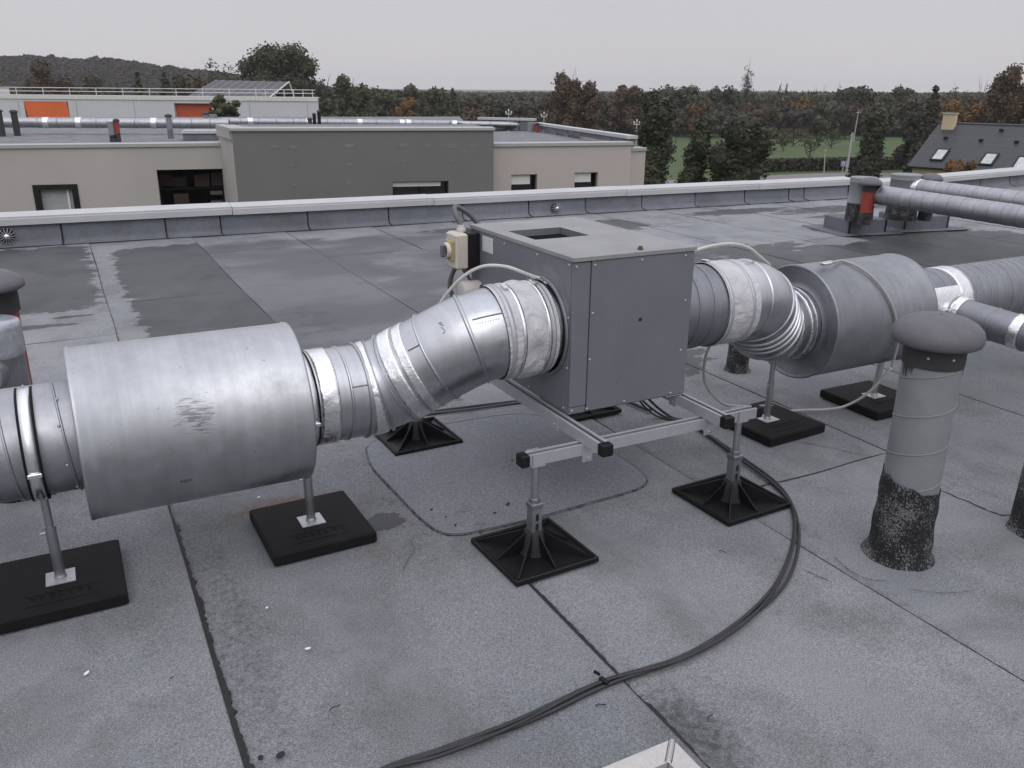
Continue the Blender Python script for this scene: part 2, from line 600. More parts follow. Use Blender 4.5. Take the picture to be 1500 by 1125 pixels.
# ================================================================== SETTING
# ---- far ground, one sheet to the horizon
GZ = -6.4
def ground_sheet():
    b = MB()
    n = 40
    xs = [-3000*(1-i/n)**3*1.0 for i in range(n)] + [3000*(i/n)**3 for i in range(n+1)]
    vs = [(x+60, y+80, GZ) for y in xs for x in xs]
    k = len(xs)
    fs = [(j*k+i, j*k+i+1, (j+1)*k+i+1, (j+1)*k+i) for j in range(k-1) for i in range(k-1)]
    b.add(vs, fs)
    tag(b.obj('ground', 'grass_field'), kind='structure')
ground_sheet()
def strip(name, pts_l, pts_r, z, mat, **kw):
    b = MB()
    n = len(pts_l)
    vs = [(p[0], p[1], z) for p in pts_l] + [(p[0], p[1], z) for p in pts_r]
    b.add(vs, [(i, i+1, n+i+1, n+i) for i in range(n-1)])
    return tag(b.obj(name, mat), kind='structure', **kw)
# access road beyond the parapet
rl = [ground(u, v, GZ) for u, v in ((900, 262), (1080, 266), (1130, 257), (1190, 254.5), (1250, 252.5), (1330, 254), (1420, 262))]
rr_ = [ground(u, v, GZ) for u, v in ((900, 300), (1080, 300), (1140, 285), (1200, 278), (1260, 275), (1340, 280), (1430, 296))]
strip('road', rr_, rl, GZ+.02, 'asphalt')

# ---- this roof: slab, walls below, felt sheets
ROOF_X0, ROOF_X1, ROOF_Y0 = -8.0, 11.3, -4.0
def pary(x):
    return 10.12 - .050*x
roof = MB()
roof.prism([(ROOF_X0, ROOF_Y0), (ROOF_X1, ROOF_Y0), (ROOF_X1, pary(ROOF_X1)+.2), (ROOF_X0, pary(ROOF_X0)+.2)], (1, 0, 0), (0, 1, 0), (0, 0, .30), (0, 0, -.32))
roof_o = tag(roof.obj('roof', 'roof_felt'), kind='structure')
bw = MB()
bw.prism([(ROOF_X0+.05, ROOF_Y0+.05), (ROOF_X1+8, ROOF_Y0+.05), (ROOF_X1+8, pary(ROOF_X1)-.3), (ROOF_X1, pary(ROOF_X1)+.1), (ROOF_X0+.05, pary(ROOF_X0)+.1)], (1, 0, 0), (0, 1, 0), (0, 0, 5.9), (0, 0, GZ+.1))
tag(bw.obj('building_wall', 'render_beige'), kind='structure')

# seam positions
SX = [.20 + 1.02*k for k in range(-8, 12)]
lap_y = {0: [-.9, 7.05], 1: [.5, 4.35, 8.9], 2: [2.38, 8.2], 3: [1.2, 6.3], 4: [3.6, 7.7], 5: [1.0, 5.6], 6: [4.1, 8.5], 7: [2.0, 6.9], 8: [3.2, 7.4]}
def sst(a, b, x):
    t = np.clip((x-a)/(b-a), 0, 1)
    return t*t*(3-2*t)
def box_field(x, y, x0, x1, y0, y1, soft):
    return sst(x0-soft, x0+soft, x)*(1-sst(x1-soft, x1+soft, x))*sst(y0-soft, y0+soft, y)*(1-sst(y1-soft, y1+soft, y))
def blob(x, y, cx, cy, rx, ry):
    return np.clip(1.25 - np.sqrt(((x-cx)/rx)**2 + ((y-cy)/ry)**2)*.75, 0, 1)
def damp_field(x, y):
    d = np.zeros_like(x) - .35
    d = np.maximum(d, 1.0*box_field(x, y, -4, .16, 6.95, 9.9, .25)*(x < .2))
    d = np.maximum(d, 1.15*box_field(x, y, .40, 3, 3.9, 9.5, .2)*(x > .2)*(x < 1.22))
    d = np.maximum(d, .62*box_field(x, y, 1.22, 1.75, 3.5, 6.6, .5)*(x > 1.22))
    d = np.maximum(d, .75*blob(x, y, -.25, 6.55, .28, .07))
    d = np.maximum(d, .75*blob(x, y, -.02, 6.75, .2, .05))
    # right hand side
    d = np.maximum(d, 1.0*blob(x, y, 5.75, 8.75, .75, .45))
    d = np.maximum(d, .95*blob(x, y, 8.3, 9.05, .9, .22))
    d = np.maximum(d, .85*blob(x, y, 9.9, 8.7, 1.3, .28))
    d = np.maximum(d, .9*blob(x, y, 9.3, 8.2, .6, .12))
    d = np.maximum(d, 1.05*box_field(x, y, 4.4, 10.1, 4.6, 6.55, .35))
    d = np.maximum(d, .95*box_field(x, y, 8.0, 9.9, 5.6, 7.7, .3)*.95)
    d = np.maximum(d, .8*blob(x, y, 6.2, 6.75, 1.2, .28))
    d = np.maximum(d, .85*blob(x, y, 4.9, 9.15, .5, .16))
    d = np.maximum(d, .80*blob(x, y, 4.2, 8.3, .35, .13))
    d = np.maximum(d, .80*blob(x, y, 4.05, 9.2, .45, .16))
    d = np.maximum(d, .75*blob(x, y, 3.05, 4.0, .55, .32))
    d = np.maximum(d, .9*blob(x, y, .905, 2.82, .085, .085))
    return d
def film_field(x, y):
    f = np.maximum(box_field(x, y, 1.75, 4.3, 4.3, 9.3, .45)*.85, .95*box_field(x, y, 1.0, 2.6, 4.3, 9.5, .3)*(x > 1.22))
    f = np.maximum(f, .45*box_field(x, y, 3.5, 4.8, 5.5, 9.3, .5))
    return f - .18
def sky_pale_field(x, y):  # where grazing sky reflection is painted as a lift of the felt colour
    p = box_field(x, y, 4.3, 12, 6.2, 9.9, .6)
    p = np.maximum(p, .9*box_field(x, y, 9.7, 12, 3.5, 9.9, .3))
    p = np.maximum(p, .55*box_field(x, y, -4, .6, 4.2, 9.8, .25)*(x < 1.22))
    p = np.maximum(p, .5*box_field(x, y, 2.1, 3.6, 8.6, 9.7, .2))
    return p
def grime_field(x, y):
    s = ((x-.20) % 1.02)
    g = np.where((y < 4.5), .56*np.exp(-s/.10), .30*np.exp(-s/.07))
    g = np.maximum(g, .72*blob(x, y, 1.29, 1.38, .11, .24))     # soot beside hatch seam
    g = np.maximum(g, .52*blob(x, y, .31, 2.35, .10, .8))
    g = np.maximum(g, .45*blob(x, y, 1.62, 1.75, .35, .12)*.6)
    g = np.maximum(g, .40*blob(x, y, 1.0, 2.9, .12, .45))
    g = np.maximum(g, .40*blob(x, y, 3.25, 2.05, .45, .12))
    g = np.maximum(g, .35*blob(x, y, 2.5, 3.5, .5, .45))
    g = np.maximum(g, .30*blob(x, y, .5, 1.9, .2, .3))
    g = np.maximum(g, .45*blob(x, y, 2.36, 2.02, .05, .18))
    g = np.maximum(g, .35*blob(x, y, .65, 3.35, .5, .14))
    ring = box_field(x, y, .86, 2.26, 2.40, 3.80, .09)*(1-box_field(x, y, 1.07, 2.08, 2.60, 3.60, .03))
    g = np.maximum(g, .34*ring)
    g = np.maximum(g, .8*blob(x, y, -.012, 1.815, .05, .022))
    return g
def rust_field(x, y):
    r = 1.0*blob(x, y, .60, 3.14, .20, .07)
    r = np.maximum(r, .7*blob(x, y, .80, 2.60, .08, .05))
    return r
def attrs(me, mid=None):
    n = len(me.vertices)
    co = np.empty(n*3); me.vertices.foreach_get('co', co); co = co.reshape(-1, 3)
    if mid is not None:
        co[:, 0] += np.sign(mid-co[:, 0])*.012
    for nm, fn in (('damp', damp_field), ('film', film_field), ('grime', grime_field), ('rust', rust_field), ('pale', sky_pale_field)):
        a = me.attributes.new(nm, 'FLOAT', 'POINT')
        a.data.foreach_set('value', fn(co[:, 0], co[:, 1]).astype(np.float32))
def zroof(x, y):
    """top of the felt: each roll laps 6 mm over its right-hand neighbour"""
    i = math.floor((x-.20)/1.02)
    s = (x-.20)/1.02 - i
    ls = lap_y.get(i, [1.7, 6.1])
    below = [a for a in ls if a <= y]
    ya = below[-1] if below else ROOF_Y0
    above = [a for a in ls if a > y]
    yb = above[0] if above else 12.0
    return .006*s + .004*(y-ya)/(yb-ya)
for i in range(-3, 11):
    x0, x1 = .20+1.02*i, .20+1.02*(i+1)
    if i == 10:
        x1 = 11.28
    ls = [ROOF_Y0+.01] + lap_y.get(i, [1.7, 6.1]) + [99]
    for k in range(len(ls)-1):
        ya, yb = ls[k], min(ls[k+1], 99)
        fine = .06 if (ya < 7 and x0 > -2) else .10
        nx, ny = max(2, int(round(1.02/fine))), 0
        yb0, yb1 = (yb, yb) if yb < 90 else (pary(x0)-.08, pary(x1)-.08)
        if yb < ROOF_Y0+.3 or ya > yb0:
            continue
        ny = max(2, int(round((yb0-ya)/fine)))
        b = MB()
        vs = []
        seed = rng.random(3)*6
        for j in range(ny+1):
            for q in range(nx+1):
                x = x0 + (x1-x0)*q/nx
                y = ya + ((yb0 + (yb1-yb0)*q/nx)-ya)*j/ny
                wob = .004*math.sin(2.3*y+seed[0])*math.sin(1.7*y+seed[1]) if q == nx else 0
                lapw = .006*math.sin(9*x+seed[2]) if j == 0 else 0
                z = .006*q/nx + .004*j/ny
                vs.append((x+wob, y+lapw, z))
        w = nx+1
        fs = [(j*w+q, j*w+q+1, (j+1)*w+q+1, (j+1)*w+q) for j in range(ny) for q in range(nx)]
        b.add(vs, fs)
        # side skirts (the 5 mm felt edge)
        for seq in ([j*w+nx for j in range(ny+1)], [ny*w+q for q in range(nx, -1, -1)], [j*w for j in range(ny, -1, -1)], list(range(nx+1))):
            top = [vs[a] for a in seq]
            bot = [(p[0], p[1], -.012) for p in top]
            n = len(seq)
            b.add(top+bot, [(a, n+a, n+a+1, a+1) for a in range(n-1)])
        o = b.obj('membrane_sheet', 'roof_felt', roof_o)
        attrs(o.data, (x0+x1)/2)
        # bitumen squeezed out along the roll's edge: one ragged ribbon
        if -2 <= i < 10:
            rb = MB()
            yy = ya
            prev = None
            wv = .012
            ymax = yb1
            rows = []
            while yy < ymax:
                wv = min(.020, max(.001, wv*.9+.0008 + rng.normal(0, .0036)))
                heavy = (1.0 if yy < 3.2 else .35) if i == -1 else (.6 if (i == 0 and yy < 2.2) else .16)
                if yy > 5: heavy *= .55
                if i == -1 and yy < 3.2:
                    wv = max(wv, .0095)
                rows.append((x1-.001+.004*math.sin(2.3*yy), x1+.0006+.004*math.sin(2.3*yy)*(1-heavy)+wv*heavy, yy))
                yy += .009 if yy < 3.4 else .05
            vs = []
            for xa, xb, y in rows:
                vs += [(xa, y, .0095), (xb, y, max(0, .004*(y/10)) + .0075)]
            n = len(rows)
            vs2 = vs + [(p[0], p[1], -.005) for p in vs]
            m2 = 2*n
            fs = [(2*a, 2*a+1, 2*a+3, 2*a+2) for a in range(n-1)]
            fs += [(2*a+1, m2+2*a+1, m2+2*a+3, 2*a+3) for a in range(n-1)]
            rb.add(vs2, fs)
            rb.obj('bitumen_bleed', 'bitumen_black', roof_o)
        # end lap bead
        if k > 0 and -1 <= i < 10:
            eb = MB()
            vs = []
            nn = 46
            for q in range(nn+1):
                x = x0+.01 + (x1-x0-.02)*q/nn
                wv = abs(rng.normal(0, .0016))
                vs += [(x, ya+.005+.006*math.sin(9*x+seed[2]), .0085), (x, ya-.003-wv+.006*math.sin(9*x+seed[2]), .0093)]
            eb.add(vs, [(2*a+1, 2*a+3, 2*a+2, 2*a) for a in range(nn)])
            eb.obj('lap_bead', 'bitumen_black', roof_o)

# repair patch with rounded corners under the fan
def patch(outline, z, mat, name, bleed=True, n=10):
    pts = spline([(x, y, 0) for x, y in outline] + [(outline[0][0], outline[0][1], 0)], n)[:-1]
    cx = sum(p.x for p in pts)/len(pts); cy = sum(p.y for p in pts)/len(pts)
    b = MB()
    rings = []
    for f in (1.0, .985, .9, .7, .5, .3, .1, .02):
        zz = z if f < .99 else z-.001
        rings.append([(cx+(p.x-cx)*f, cy+(p.y-cy)*f, zz) for p in pts])
    low = [(cx+(p.x-cx)*1.002, cy+(p.y-cy)*1.002, .0) for p in pts]
    b.rings([low]+rings, True, False, True, False)
    o = b.obj(name, mat, roof_o)
    attrs(o.data)
    if bleed:
        e = MB()
        inn, outr = [], []
        for p in pts:
            w = .0008 + abs(rng.normal(0, .0024))
            d = Vector((p.x-cx, p.y-cy, 0)).normalized()
            inn.append((p.x-d.x*.004, p.y-d.y*.004, z+.0012))
            outr.append((p.x+d.x*w, p.y+d.y*w, .0098))
        e.rings([inn, outr], True, smooth=False)
        e.obj('bitumen_bleed', 'bitumen_black', roof_o)
    return o
PATCH = [(1.085, 3.50), (1.045, 3.30), (1.05, 3.0), (1.06, 2.75), (1.085, 2.63), (1.13, 2.585), (1.20, 2.57), (1.45, 2.562), (1.75, 2.575), (1.96, 2.59), (2.05, 2.635), (2.09, 2.74), (2.095, 2.96), (2.08, 3.25), (2.03, 3.47), (1.95, 3.57), (1.8, 3.61), (1.5, 3.62), (1.25, 3.60), (1.13, 3.56)]
patch(PATCH, .0145, 'patch_felt', 'patch_sheet', n=14)

# ---- parapet of this roof
pz = lambda x: .012 - .0018*x
par = thing('parapet_wall', 'low grey felt parapet with white metal coping along the far roof edge', 'parapet', (0, 0, 0))
joints = [-3.1, -2.1, -1.08, -.04, .98, 1.56, 2.54, 3.52, 4.49, 5.42, 6.27, 7.17, 8.07, 8.96, 9.8, 10.1, 11.0]
DIRP = Vector((1, -.05, 0)).normalized()
NORP = Vector((.05, 1, 0)).normalized()
for a, c in zip(joints[:-1], joints[1:]):
    b = MB()
    O = Vector((a, pary(a), 0))
    L = (c-a)-.014
    prof = [(.0, .0), (-.13, .012), (-.126, .017), (-.035, .024), (-.012, .04), (-.003, .065), (.0, .235), (.12, .235), (.12, .0)]
    hz = pz((a+c)/2)-.012
    vs, n = [], 7
    for q in range(n):
        p0 = O + DIRP*(L*q/(n-1)+.007)
        bow = .006*math.sin(math.pi*q/(n-1)) + rng.normal(0, .0015)
        tw = .008*q/(n-1)
        vs.append([p0 + NORP*(u - (bow+tw if .02 < w < .22 else 0)) + Vector((0, 0, w+(hz if w > .1 else 0))) for u, w in prof])
    b.rings(vs, True, True, True, False)
    o = b.obj('flashing_panel', 'flashing_felt', par)
    attrs(o.data)
    jb = MB()
    p0 = O - DIRP*.002
    jb.prism([(-.004, .012), (-.148, .017), (-.142, .022), (-.042, .029), (-.018, .045), (-.009, .068), (-.0075, .222), (.05, .222), (.05, .012)], NORP, (0, 0, 1), DIRP*(.006+.006*rng.random()), p0)
    jb.obj('joint_bead', 'bitumen_black', par)
# toe bead of the flashing
tb = MB()
vs = []
nn = 300
for q in range(nn+1):
    x = -3.0+14.0*q/nn
    p = Vector((x, pary(x), 0))
    w = .003+abs(rng.normal(0, .006))
    vs += [p - NORP*.126 + Vector((0, 0, .0175)), p - NORP*(.130+w*.7) + Vector((0, 0, .0112))]
tb.add(vs, [(2*a+1, 2*a+3, 2*a+2, 2*a) for a in range(nn)])
tb.obj('bitumen_bleed', 'bitumen_black', par)
def coping(x0, x1, parent, oy=None, z0=.225, d=DIRP, nv=NORP):
    b = MB()
    O = Vector((x0, pary(x0), z0 + pz((x0+x1)/2)-.012)) if oy is None else oy
    prof = [(-.045, .0), (-.045, .062), (-.030, .066), (-.030, .085), (.27, .100), (.27, .0), (.262, .0), (.262, .092), (-.022, .076), (-.036, .055), (-.036, .0)]
    b.prism(prof, nv, (0, 0, 1), d*((x1-x0)-.004), O)
    b.obj('coping_section', 'coping_white', parent)
cj = [-3.1, -.9, 1.7, 4.1, 6.9, 9.2, 11.15]
for a, c in zip(cj[:-1], cj[1:]):
    coping(a, c, par)

# small kerb at the right-hand roof edge and the further roof with its own parapet
step = tag(MB().prism([(0, -.3), (-.16, .008), (-.05, .05), (0, .15), (.16, .16), (.2, .0), (.2, -.3)], (1, 0, 0), (0, 0, 1), (-.15, 12.6, 0), (11.42, -3.0, 0)).obj('roof_kerb', 'flashing_felt'), kind='structure')
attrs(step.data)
fr = MB()
fr.prism([(11.5, -4), (19.5, -4), (19.5, 9.8), (11.5, 9.6)], (1, 0, 0), (0, 1, 0), (0, 0, .3), (0, 0, -.29))
fro = tag(fr.obj('far_roof', 'roof_felt'), kind='structure')
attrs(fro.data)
par2 = thing('parapet_wall', 'felt-faced parapet with white coping on the next roof, behind the two pale ducts', 'parapet')
A2, B2 = Vector((11.25, 9.18, 0)), Vector((19.0, 10.05, 0))
d2 = (B2-A2).normalized(); n2 = Vector((-d2.y, d2.x, 0))
L2 = (B2-A2).length
for k in range(8):
    b = MB()
    prof = [(0, 0), (-.15, .015), (-.05, .03), (-.004, .09), (0, .2), (.12, .2), (.12, 0)]
    b.prism(prof, n2, (0, 0, 1), d2*(L2/8-.014), A2 + d2*(L2/8*k+.007))
    o = b.obj('flashing_panel', 'flashing_felt', par2)
    attrs(o.data)
    MB().prism([(-.004, .015), (-.152, .02), (-.052, .034), (-.008, .09), (-.006, .195), (.05, .195), (.05, .015)], n2, (0, 0, 1), d2*.014, A2 + d2*(L2/8*k-.006)).obj('joint_bead', 'bitumen_black', par2)
for k in range(3):
    coping(0, L2/3, par2, A2 + d2*(L2/3*k) + Vector((0, 0, .19)), d=d2, nv=n2)

# ================================================================== FAN UNIT ON ITS FRAME
BX0, BX1, BY0, BY1, BZ0, BZ1 = 1.555, 2.09, 2.49, 3.34, .452, 1.042
fan = thing('fan_unit', 'large dark grey metal fan box with pale lid standing on the aluminium frame', 'fan box', (0, 0, 0))
T = .004
def slab(name, x0, x1, y0, y1, z0, z1, mat, bev=.002, label=None, parent=fan):
    return MB().box(((x0+x1)/2, (y0+y1)/2, (z0+z1)/2), (x1-x0, y1-y0, z1-z0), bev=bev).obj(name, mat, parent, label)
slab('core', BX0+.008, BX1-.008, BY0+.008, BY1-.008, BZ0+.012, .90, 'dark_gap', 0)
slab('corner_panel', BX0, BX0+.071, BY0, BY0+.012, BZ0+.030, BZ1-.018, 'fan_paint')
slab('front_panel', BX0+.0745, BX1-.001, BY0-.002, BY0+.012, BZ0+.006, BZ1-.016, 'fan_paint')
slab('corner_panel', BX0, BX0+.071, BY0+.002, BY0+.012, BZ0+.002, BZ0+.027, 'fan_paint')
# left panel with a round opening is covered by the spigot: plain sheet, lip at the front
slab('side_panel', BX0, BX0+.010, BY0+.0155, BY1, BZ0+.006, BZ1-.012, 'fan_paint')
slab('side_panel', BX1-.010, BX1, BY0+.0155, BY1, BZ0+.006, BZ1-.012, 'fan_paint')
slab('back_panel', BX0+.012, BX1-.012, BY1-.010, BY1, BZ0+.006, BZ1-.012, 'fan_paint')
slab('base_tray', BX0+.004, BX1-.004, BY0+.016, BY1-.004, BZ0-.004, BZ0+.005, 'fan_paint')
slab('lip', BX1-.09, BX1-.003, BY0-.004, BY0+.010, BZ0-.001, BZ0+.0045, 'fan_paint')
# lid with a rectangular outlet
VX0, VX1, VY0, VY1 = 1.615, 1.865, 2.875, 3.105
lid = MB()
o4 = [(BX0-.004, BY0-.006), (BX1+.004, BY0-.006), (BX1+.004, BY1+.004), (BX0-.004, BY1+.004)]
i4 = [(VX0, VY0), (VX1, VY0), (VX1, VY1), (VX0, VY1)]
z1, z0 = BZ1, BZ1-.014
vs = [(*p, z1) for p in o4] + [(*p, z1) for p in i4] + [(*p, z0) for p in o4] + [(*p, z0-.10) for p in i4]
fs = [(j, (j+1) % 4, 4+(j+1) % 4, 4+j) for j in range(4)]
fs += [(8+j, 8+(j+1) % 4, (j+1) % 4, j) for j in range(4)]
lid.add(vs, fs)
lid_o = lid.obj('lid', 'fan_lid', fan)
well = MB()
well.add([(*p, z1-.0015) for p in i4] + [(*p, z0-.10) for p in i4], [(j, (j+1) % 4, 4+(j+1) % 4, 4+j) for j in range(4)] + [(4, 5, 6, 7)])
well.obj('outlet_well', 'fan_paint', fan)
gr = MB()
for k in range(11):
    y = VY0 + .010 + (VY1-VY0-.02)*k/10
    gr.box(((VX0+VX1)/2, y, BZ1-.030), (VX1-VX0-.004, .0035, .008))
for x in (VX0+.06, VX0+.125, VX0+.19):
    gr.box((x, (VY0+VY1)/2, BZ1-.037), (.004, VY1-VY0-.004, .008))
gr.obj('grille', 'frame_dark', fan)
screw_me = MB().lathe([(0, .0048), (.0018, .0045), (.0032, .0028), (.0036, .0004)], n=10, cap1=True).mesh('screw', 'aluminium')
def screw(p, axis, parent=fan):
    o = link('screw', screw_me, parent)
    o.location = p
    o.rotation_euler = Vector(axis).to_track_quat('Z', 'Y').to_euler()
yf = BY0-.0022
for x, z in ((1.567, 1.010), (1.642, 1.010), (1.845, 1.012), (2.045, 1.012), (2.06, .838), (2.055, .64), (1.640, .835), (1.635, .66), (1.63, .468), (1.566, .47), (1.80, .470), (2.02, .468)):
    screw((x, yf if x > 1.6 else BY0-.0004, z), (0, -1, 0))
for y, z in ((2.52, 1.012), (2.75, 1.010), (3.02, 1.008), (2.515, .82), (2.515, .63), (3.14, .90), (3.15, 1.0), (2.53, .47), (2.8, .468), (3.1, .468)):
    screw((BX0-.0004, y, z), (-1, 0, 0))
for x, y in ((1.60, 3.31), (1.70, 3.31), (1.63, 3.22), (2.05, 3.28), (2.05, 2.9)):
    screw((x, y, BZ1), (0, 0, 1))
MB().lathe([(0, .011), (.006, .011), (.007, .008), (.013, .008)], (1.862, 2.525, BZ1), (0, 0, 1), 10, False, True).obj('plug', 'rust_brown', fan)
MB().lathe([(0, .008), (.0016, .007)], (1.853, BY0-.002, .787), (0, -1, 0), 14, False, True).obj('hole', 'dark_gap', fan)
for x, z in ((1.755, .79), (1.76, .55), (1.95, .60)):
    MB().lathe([(0, .002), (.0008, .0018)], (x, BY0-.002, z), (0, -1, 0), 8, False, True).obj('hole', 'dark_gap', fan)
slab('label_plate', BX0-.0015, BX0+.001, 3.125, 3.222, .948, 1.012, 'sticker_white', 0)
# isolator switch on the rear of the left face
sw = thing('isolator_switch', 'beige and black isolator switch with round knob on the fan box side', 'switch', (BX0, 3.30, .945))
MB().box((-.028, 0, 0), (.056, .105, .150), bev=.006).obj('switch_back', 'black_plastic', sw)
MB().box((-.084, 0, -.002), (.056, .110, .152), bev=.008).obj('switch_cover', 'switch_beige', sw)
MB().box((-.118, .0, .0), (.014, .072, .086), bev=.004).obj('knob_plate', 'switch_yellow', sw)
k = MB().lathe([(0, .034), (.012, .034), (.016, .030), (.017, .026), (.010, .026)], (-.125, 0, 0), (-1, 0, 0), 24, False, False)
kn = k.obj('knob_ring', 'switch_beige', sw)
kb = MB().lathe([(0, .026), (.006, .026), (.008, .02)], (-.126, 0, 0), (-1, 0, 0), 20, False, True)
kb.box((-.146, 0, 0), (.030, .015, .054), bev=.005)
kb.obj('knob', 'switch_knob', sw)
for yy, zz in ((-.043, .062), (.043, .062), (-.043, -.064), (.043, -.064)):
    screw((-.1125, yy, zz), (-1, 0, 0), sw)
MB().lathe([(0, .020), (.022, .020), (.024, .014), (.045, .013)], (-.045, -.01, -.074), (0, 0, -1), 14, False, True).obj('gland', 'conduit_grey', sw)
MB().lathe([(0, .020), (.014, .020), (.016, .014), (.03, .013)], (-.06, .01, .074), (0, 0, 1), 14, False, True).obj('gland', 'pvc_pale', sw)
cb = MB().tube(spline([(1.495, 3.31, 1.045), (1.485, 3.34, 1.085), (1.52, 3.42, 1.108), (1.59, 3.43, 1.07), (1.64, 3.41, 1.0), (1.65, 3.38, .90)], 8), .011, 10)
tag(cb.obj('conduit_loop', 'conduit_grey'), 'grey flexible conduit looping over the top of the isolator switch', 'conduit')
cb = MB().tube(spline([(1.50, 3.345, .885), (1.475, 3.37, .82), (1.468, 3.375, .76), (1.49, 3.36, .70), (1.515, 3.34, .66)], 8), .0105, 10)
tag(cb.obj('conduit_tail', 'conduit_grey'), 'dark conduit hanging down from the underside of the isolator switch', 'conduit')
cb = MB().tube(spline([(1.51, 3.29, .835), (1.525, 3.26, .80), (1.54, 3.22, .785), (1.545, 3.21, .80), (1.552, 3.20, .785)], 8), .006, 8)
tag(cb.obj('lead', 'cable_black'), 'short black lead coming out of the switch gland against the box', 'cable')
e = MB().lathe([(0, .046), (.004, .047), (.075, .047), (.085, .042), (.085, .020)], (BX0-.001, 3.26, .765), (-1, .0, .05), 24, False, True)
tag(e.obj('pipe_stub', 'pvc_pale'), 'short pale plastic pipe stub on the side below the switch', 'pipe stub')

# ---- aluminium frame
frame = thing('channel_stand', 'aluminium channel frame with black end caps under the fan box', 'frame')
def rail(p0, p1, name='rail'):
    p0, p1 = Vector(p0), Vector(p1)
    d = (p1-p0).normalized()
    s = d.cross(Vector((0, 0, 1)))
    h = .0205
    prof = [(-h, -h), (h, -h), (h, h), (.008, h), (.008, h-.006), (.0155, h-.006), (.0155, -h+.003), (-.0155, -h+.003), (-.0155, h-.006), (-.008, h-.006), (-.008, h), (-h, h)]
    b = MB()
    b.prism(prof, s, (0, 0, 1), p1-p0, p0)
    o = b.obj(name, 'aluminium', frame)
    g = MB().box((0, 0, 0), (.030, .004, .004), mat=Matrix.Translation((p0+p1)/2 + Vector((0, 0, .004))) @ Matrix(((d.x*(p1-p0).length/.031, s.x, 0, 0), (d.y*(p1-p0).length/.031, s.y, 0, 0), (0, 0, 1, 0), (0, 0, 0, 1))))
    g.v = [tuple(v) for v in g.v]
    g.obj('rail_slot', 'frame_dark', frame)
    for p, q in ((p0, -d), (p1, d)):
        c = MB()
        ang = math.atan2(d.y, d.x)
        c.box(p + q*.011, (.034, .0455, .0455), rz=ang, bev=.004)
        c.obj('end_cap', 'black_plastic', frame)
LZ, UZ = .3855, .428
YF, YB = 2.345, 3.53
XL, XR = 1.535, 2.085
rail((1.295, YF, LZ), (2.335, YF, LZ))
rail((1.295, YB, LZ), (2.335, YB, LZ))
rail((XL, 2.225, UZ), (XL, 3.68, UZ))
rail((XR, 2.235, UZ), (XR, 3.68, UZ))
for X in (XL, XR):
    for Y, sg in ((YF, -1), (YB, 1)):
        MB().box((X-.002, Y+sg*.0225, LZ-.013), (.040, .0035, .065)).obj('bracket', 'aluminium', frame)
        MB().lathe([(0, .009), (.006, .009), (.0065, .005), (.012, .005)], (X+.002, Y+sg*.0245, LZ-.030), (0, sg, 0), 8, False, True, False).obj('bolt', 'bright_steel', frame)
    MB().box((X-.0225, BY0+.03, UZ-.006), (.004, .045, .05)).obj('bracket', 'aluminium', frame)
    screw((X-.025, BY0+.03, UZ-.012), (-1, 0, 0), frame)

def stand(label, x, y, rz, low=False):
    t = thing('support_stand', label, 'support stand', (x, y, .010), rz, 'black plastic stands under the frame')
    h = .170
    b = MB()
    b.box((0, 0, .006), (2*h, 2*h, .012), bev=.003)
    for sx, sy, dx, dy in ((0, h-.006, 2*h, .012), (0, -h+.006, 2*h, .012), (h-.006, 0, .012, 2*h-.02), (-h+.006, 0, .012, 2*h-.02)):
        b.box((sx, sy, .013), (dx, dy, .018), bev=.004)
    b.obj('base_plate', 'black_plastic', t)
    c = MB().lathe([(.011, .060), (.03, .046), (.092, .034), (.094, .028)], n=24, cap1=True)
    c.obj('hub', 'dark_gap', t)
    for k in range(8):
        a = k*math.pi/4
        L = (h-.012)*(1.41 if k % 2 else 1.0)-.01
        rb = MB()
        prof = [(.030, .010), (L, .010), (L, .017), (.034, .092), (.028, .092)]
        dv = Vector((math.cos(a), math.sin(a), 0))
        nv = Vector((-dv.y, dv.x, 0))
        rb.prism(prof, dv, (0, 0, 1), nv*.0045, -nv*.00225)
        rb.obj('rib', 'black_plastic', t)
    p = MB()
    p.box((0, 0, .142), (.040, .040, .125), bev=.002)
    post = p.obj('post', 'dull_spiral', t)
    for z in (.112, .150):
        for ax in (0, 1):
            sl = MB()
            d = (0, -1, 0) if ax == 0 else (1, 0, 0)
            q = [(math.cos(w)*.0065, math.sin(w)*.0065 + (.008 if math.sin(w) > 0 else -.008)) for w in np.linspace(0, 2*math.pi, 17)[:-1]]
            if ax == 0:
                sl.prism(q, (1, 0, 0), (0, 0, 1), (0, -.0012, 0), (0, -.0199, z))
            else:
                sl.prism(q, (0, 1, 0), (0, 0, 1), (.0012, 0, 0), (.0199, 0, z))
            sl.obj('slot', 'dark_gap', post)
    MB().box((0, 0, .194), (.047, .047, .020), bev=.003).obj('collar', 'weathered_zinc', t)
    MB().lathe([(.203, .019), (.205, .021), (.219, .021), (.221, .018)], n=6, cap1=True, smooth=False).obj('nut', 'weathered_zinc', t)
    MB().rod((0, 0, .21), (0, 0, .362-.010), .0135, n=14).obj('threaded_rod', 'pole_zinc', t)
    sd = MB()
    sd.box((0, 0, .3515), (.056, .050, .004))
    sd.box((0, -.0245, .376), (.048, .0032, .046))
    sd.box((0, .0245, .376), (.048, .0032, .046))
    sd.obj('saddle', 'aluminium', t)
    return t
stand('black finned stand under the front left corner of the fan frame', 1.333, 2.345, R(2))
stand('black finned stand at the front right corner of the fan frame beside the black cables', 2.258, 2.345, R(2))
stand('black finned stand behind the sloping left duct at the edge of the patch', 1.345, YB, R(1))
stand('black finned stand mostly hidden below the fan box', 2.250, YB, R(1))

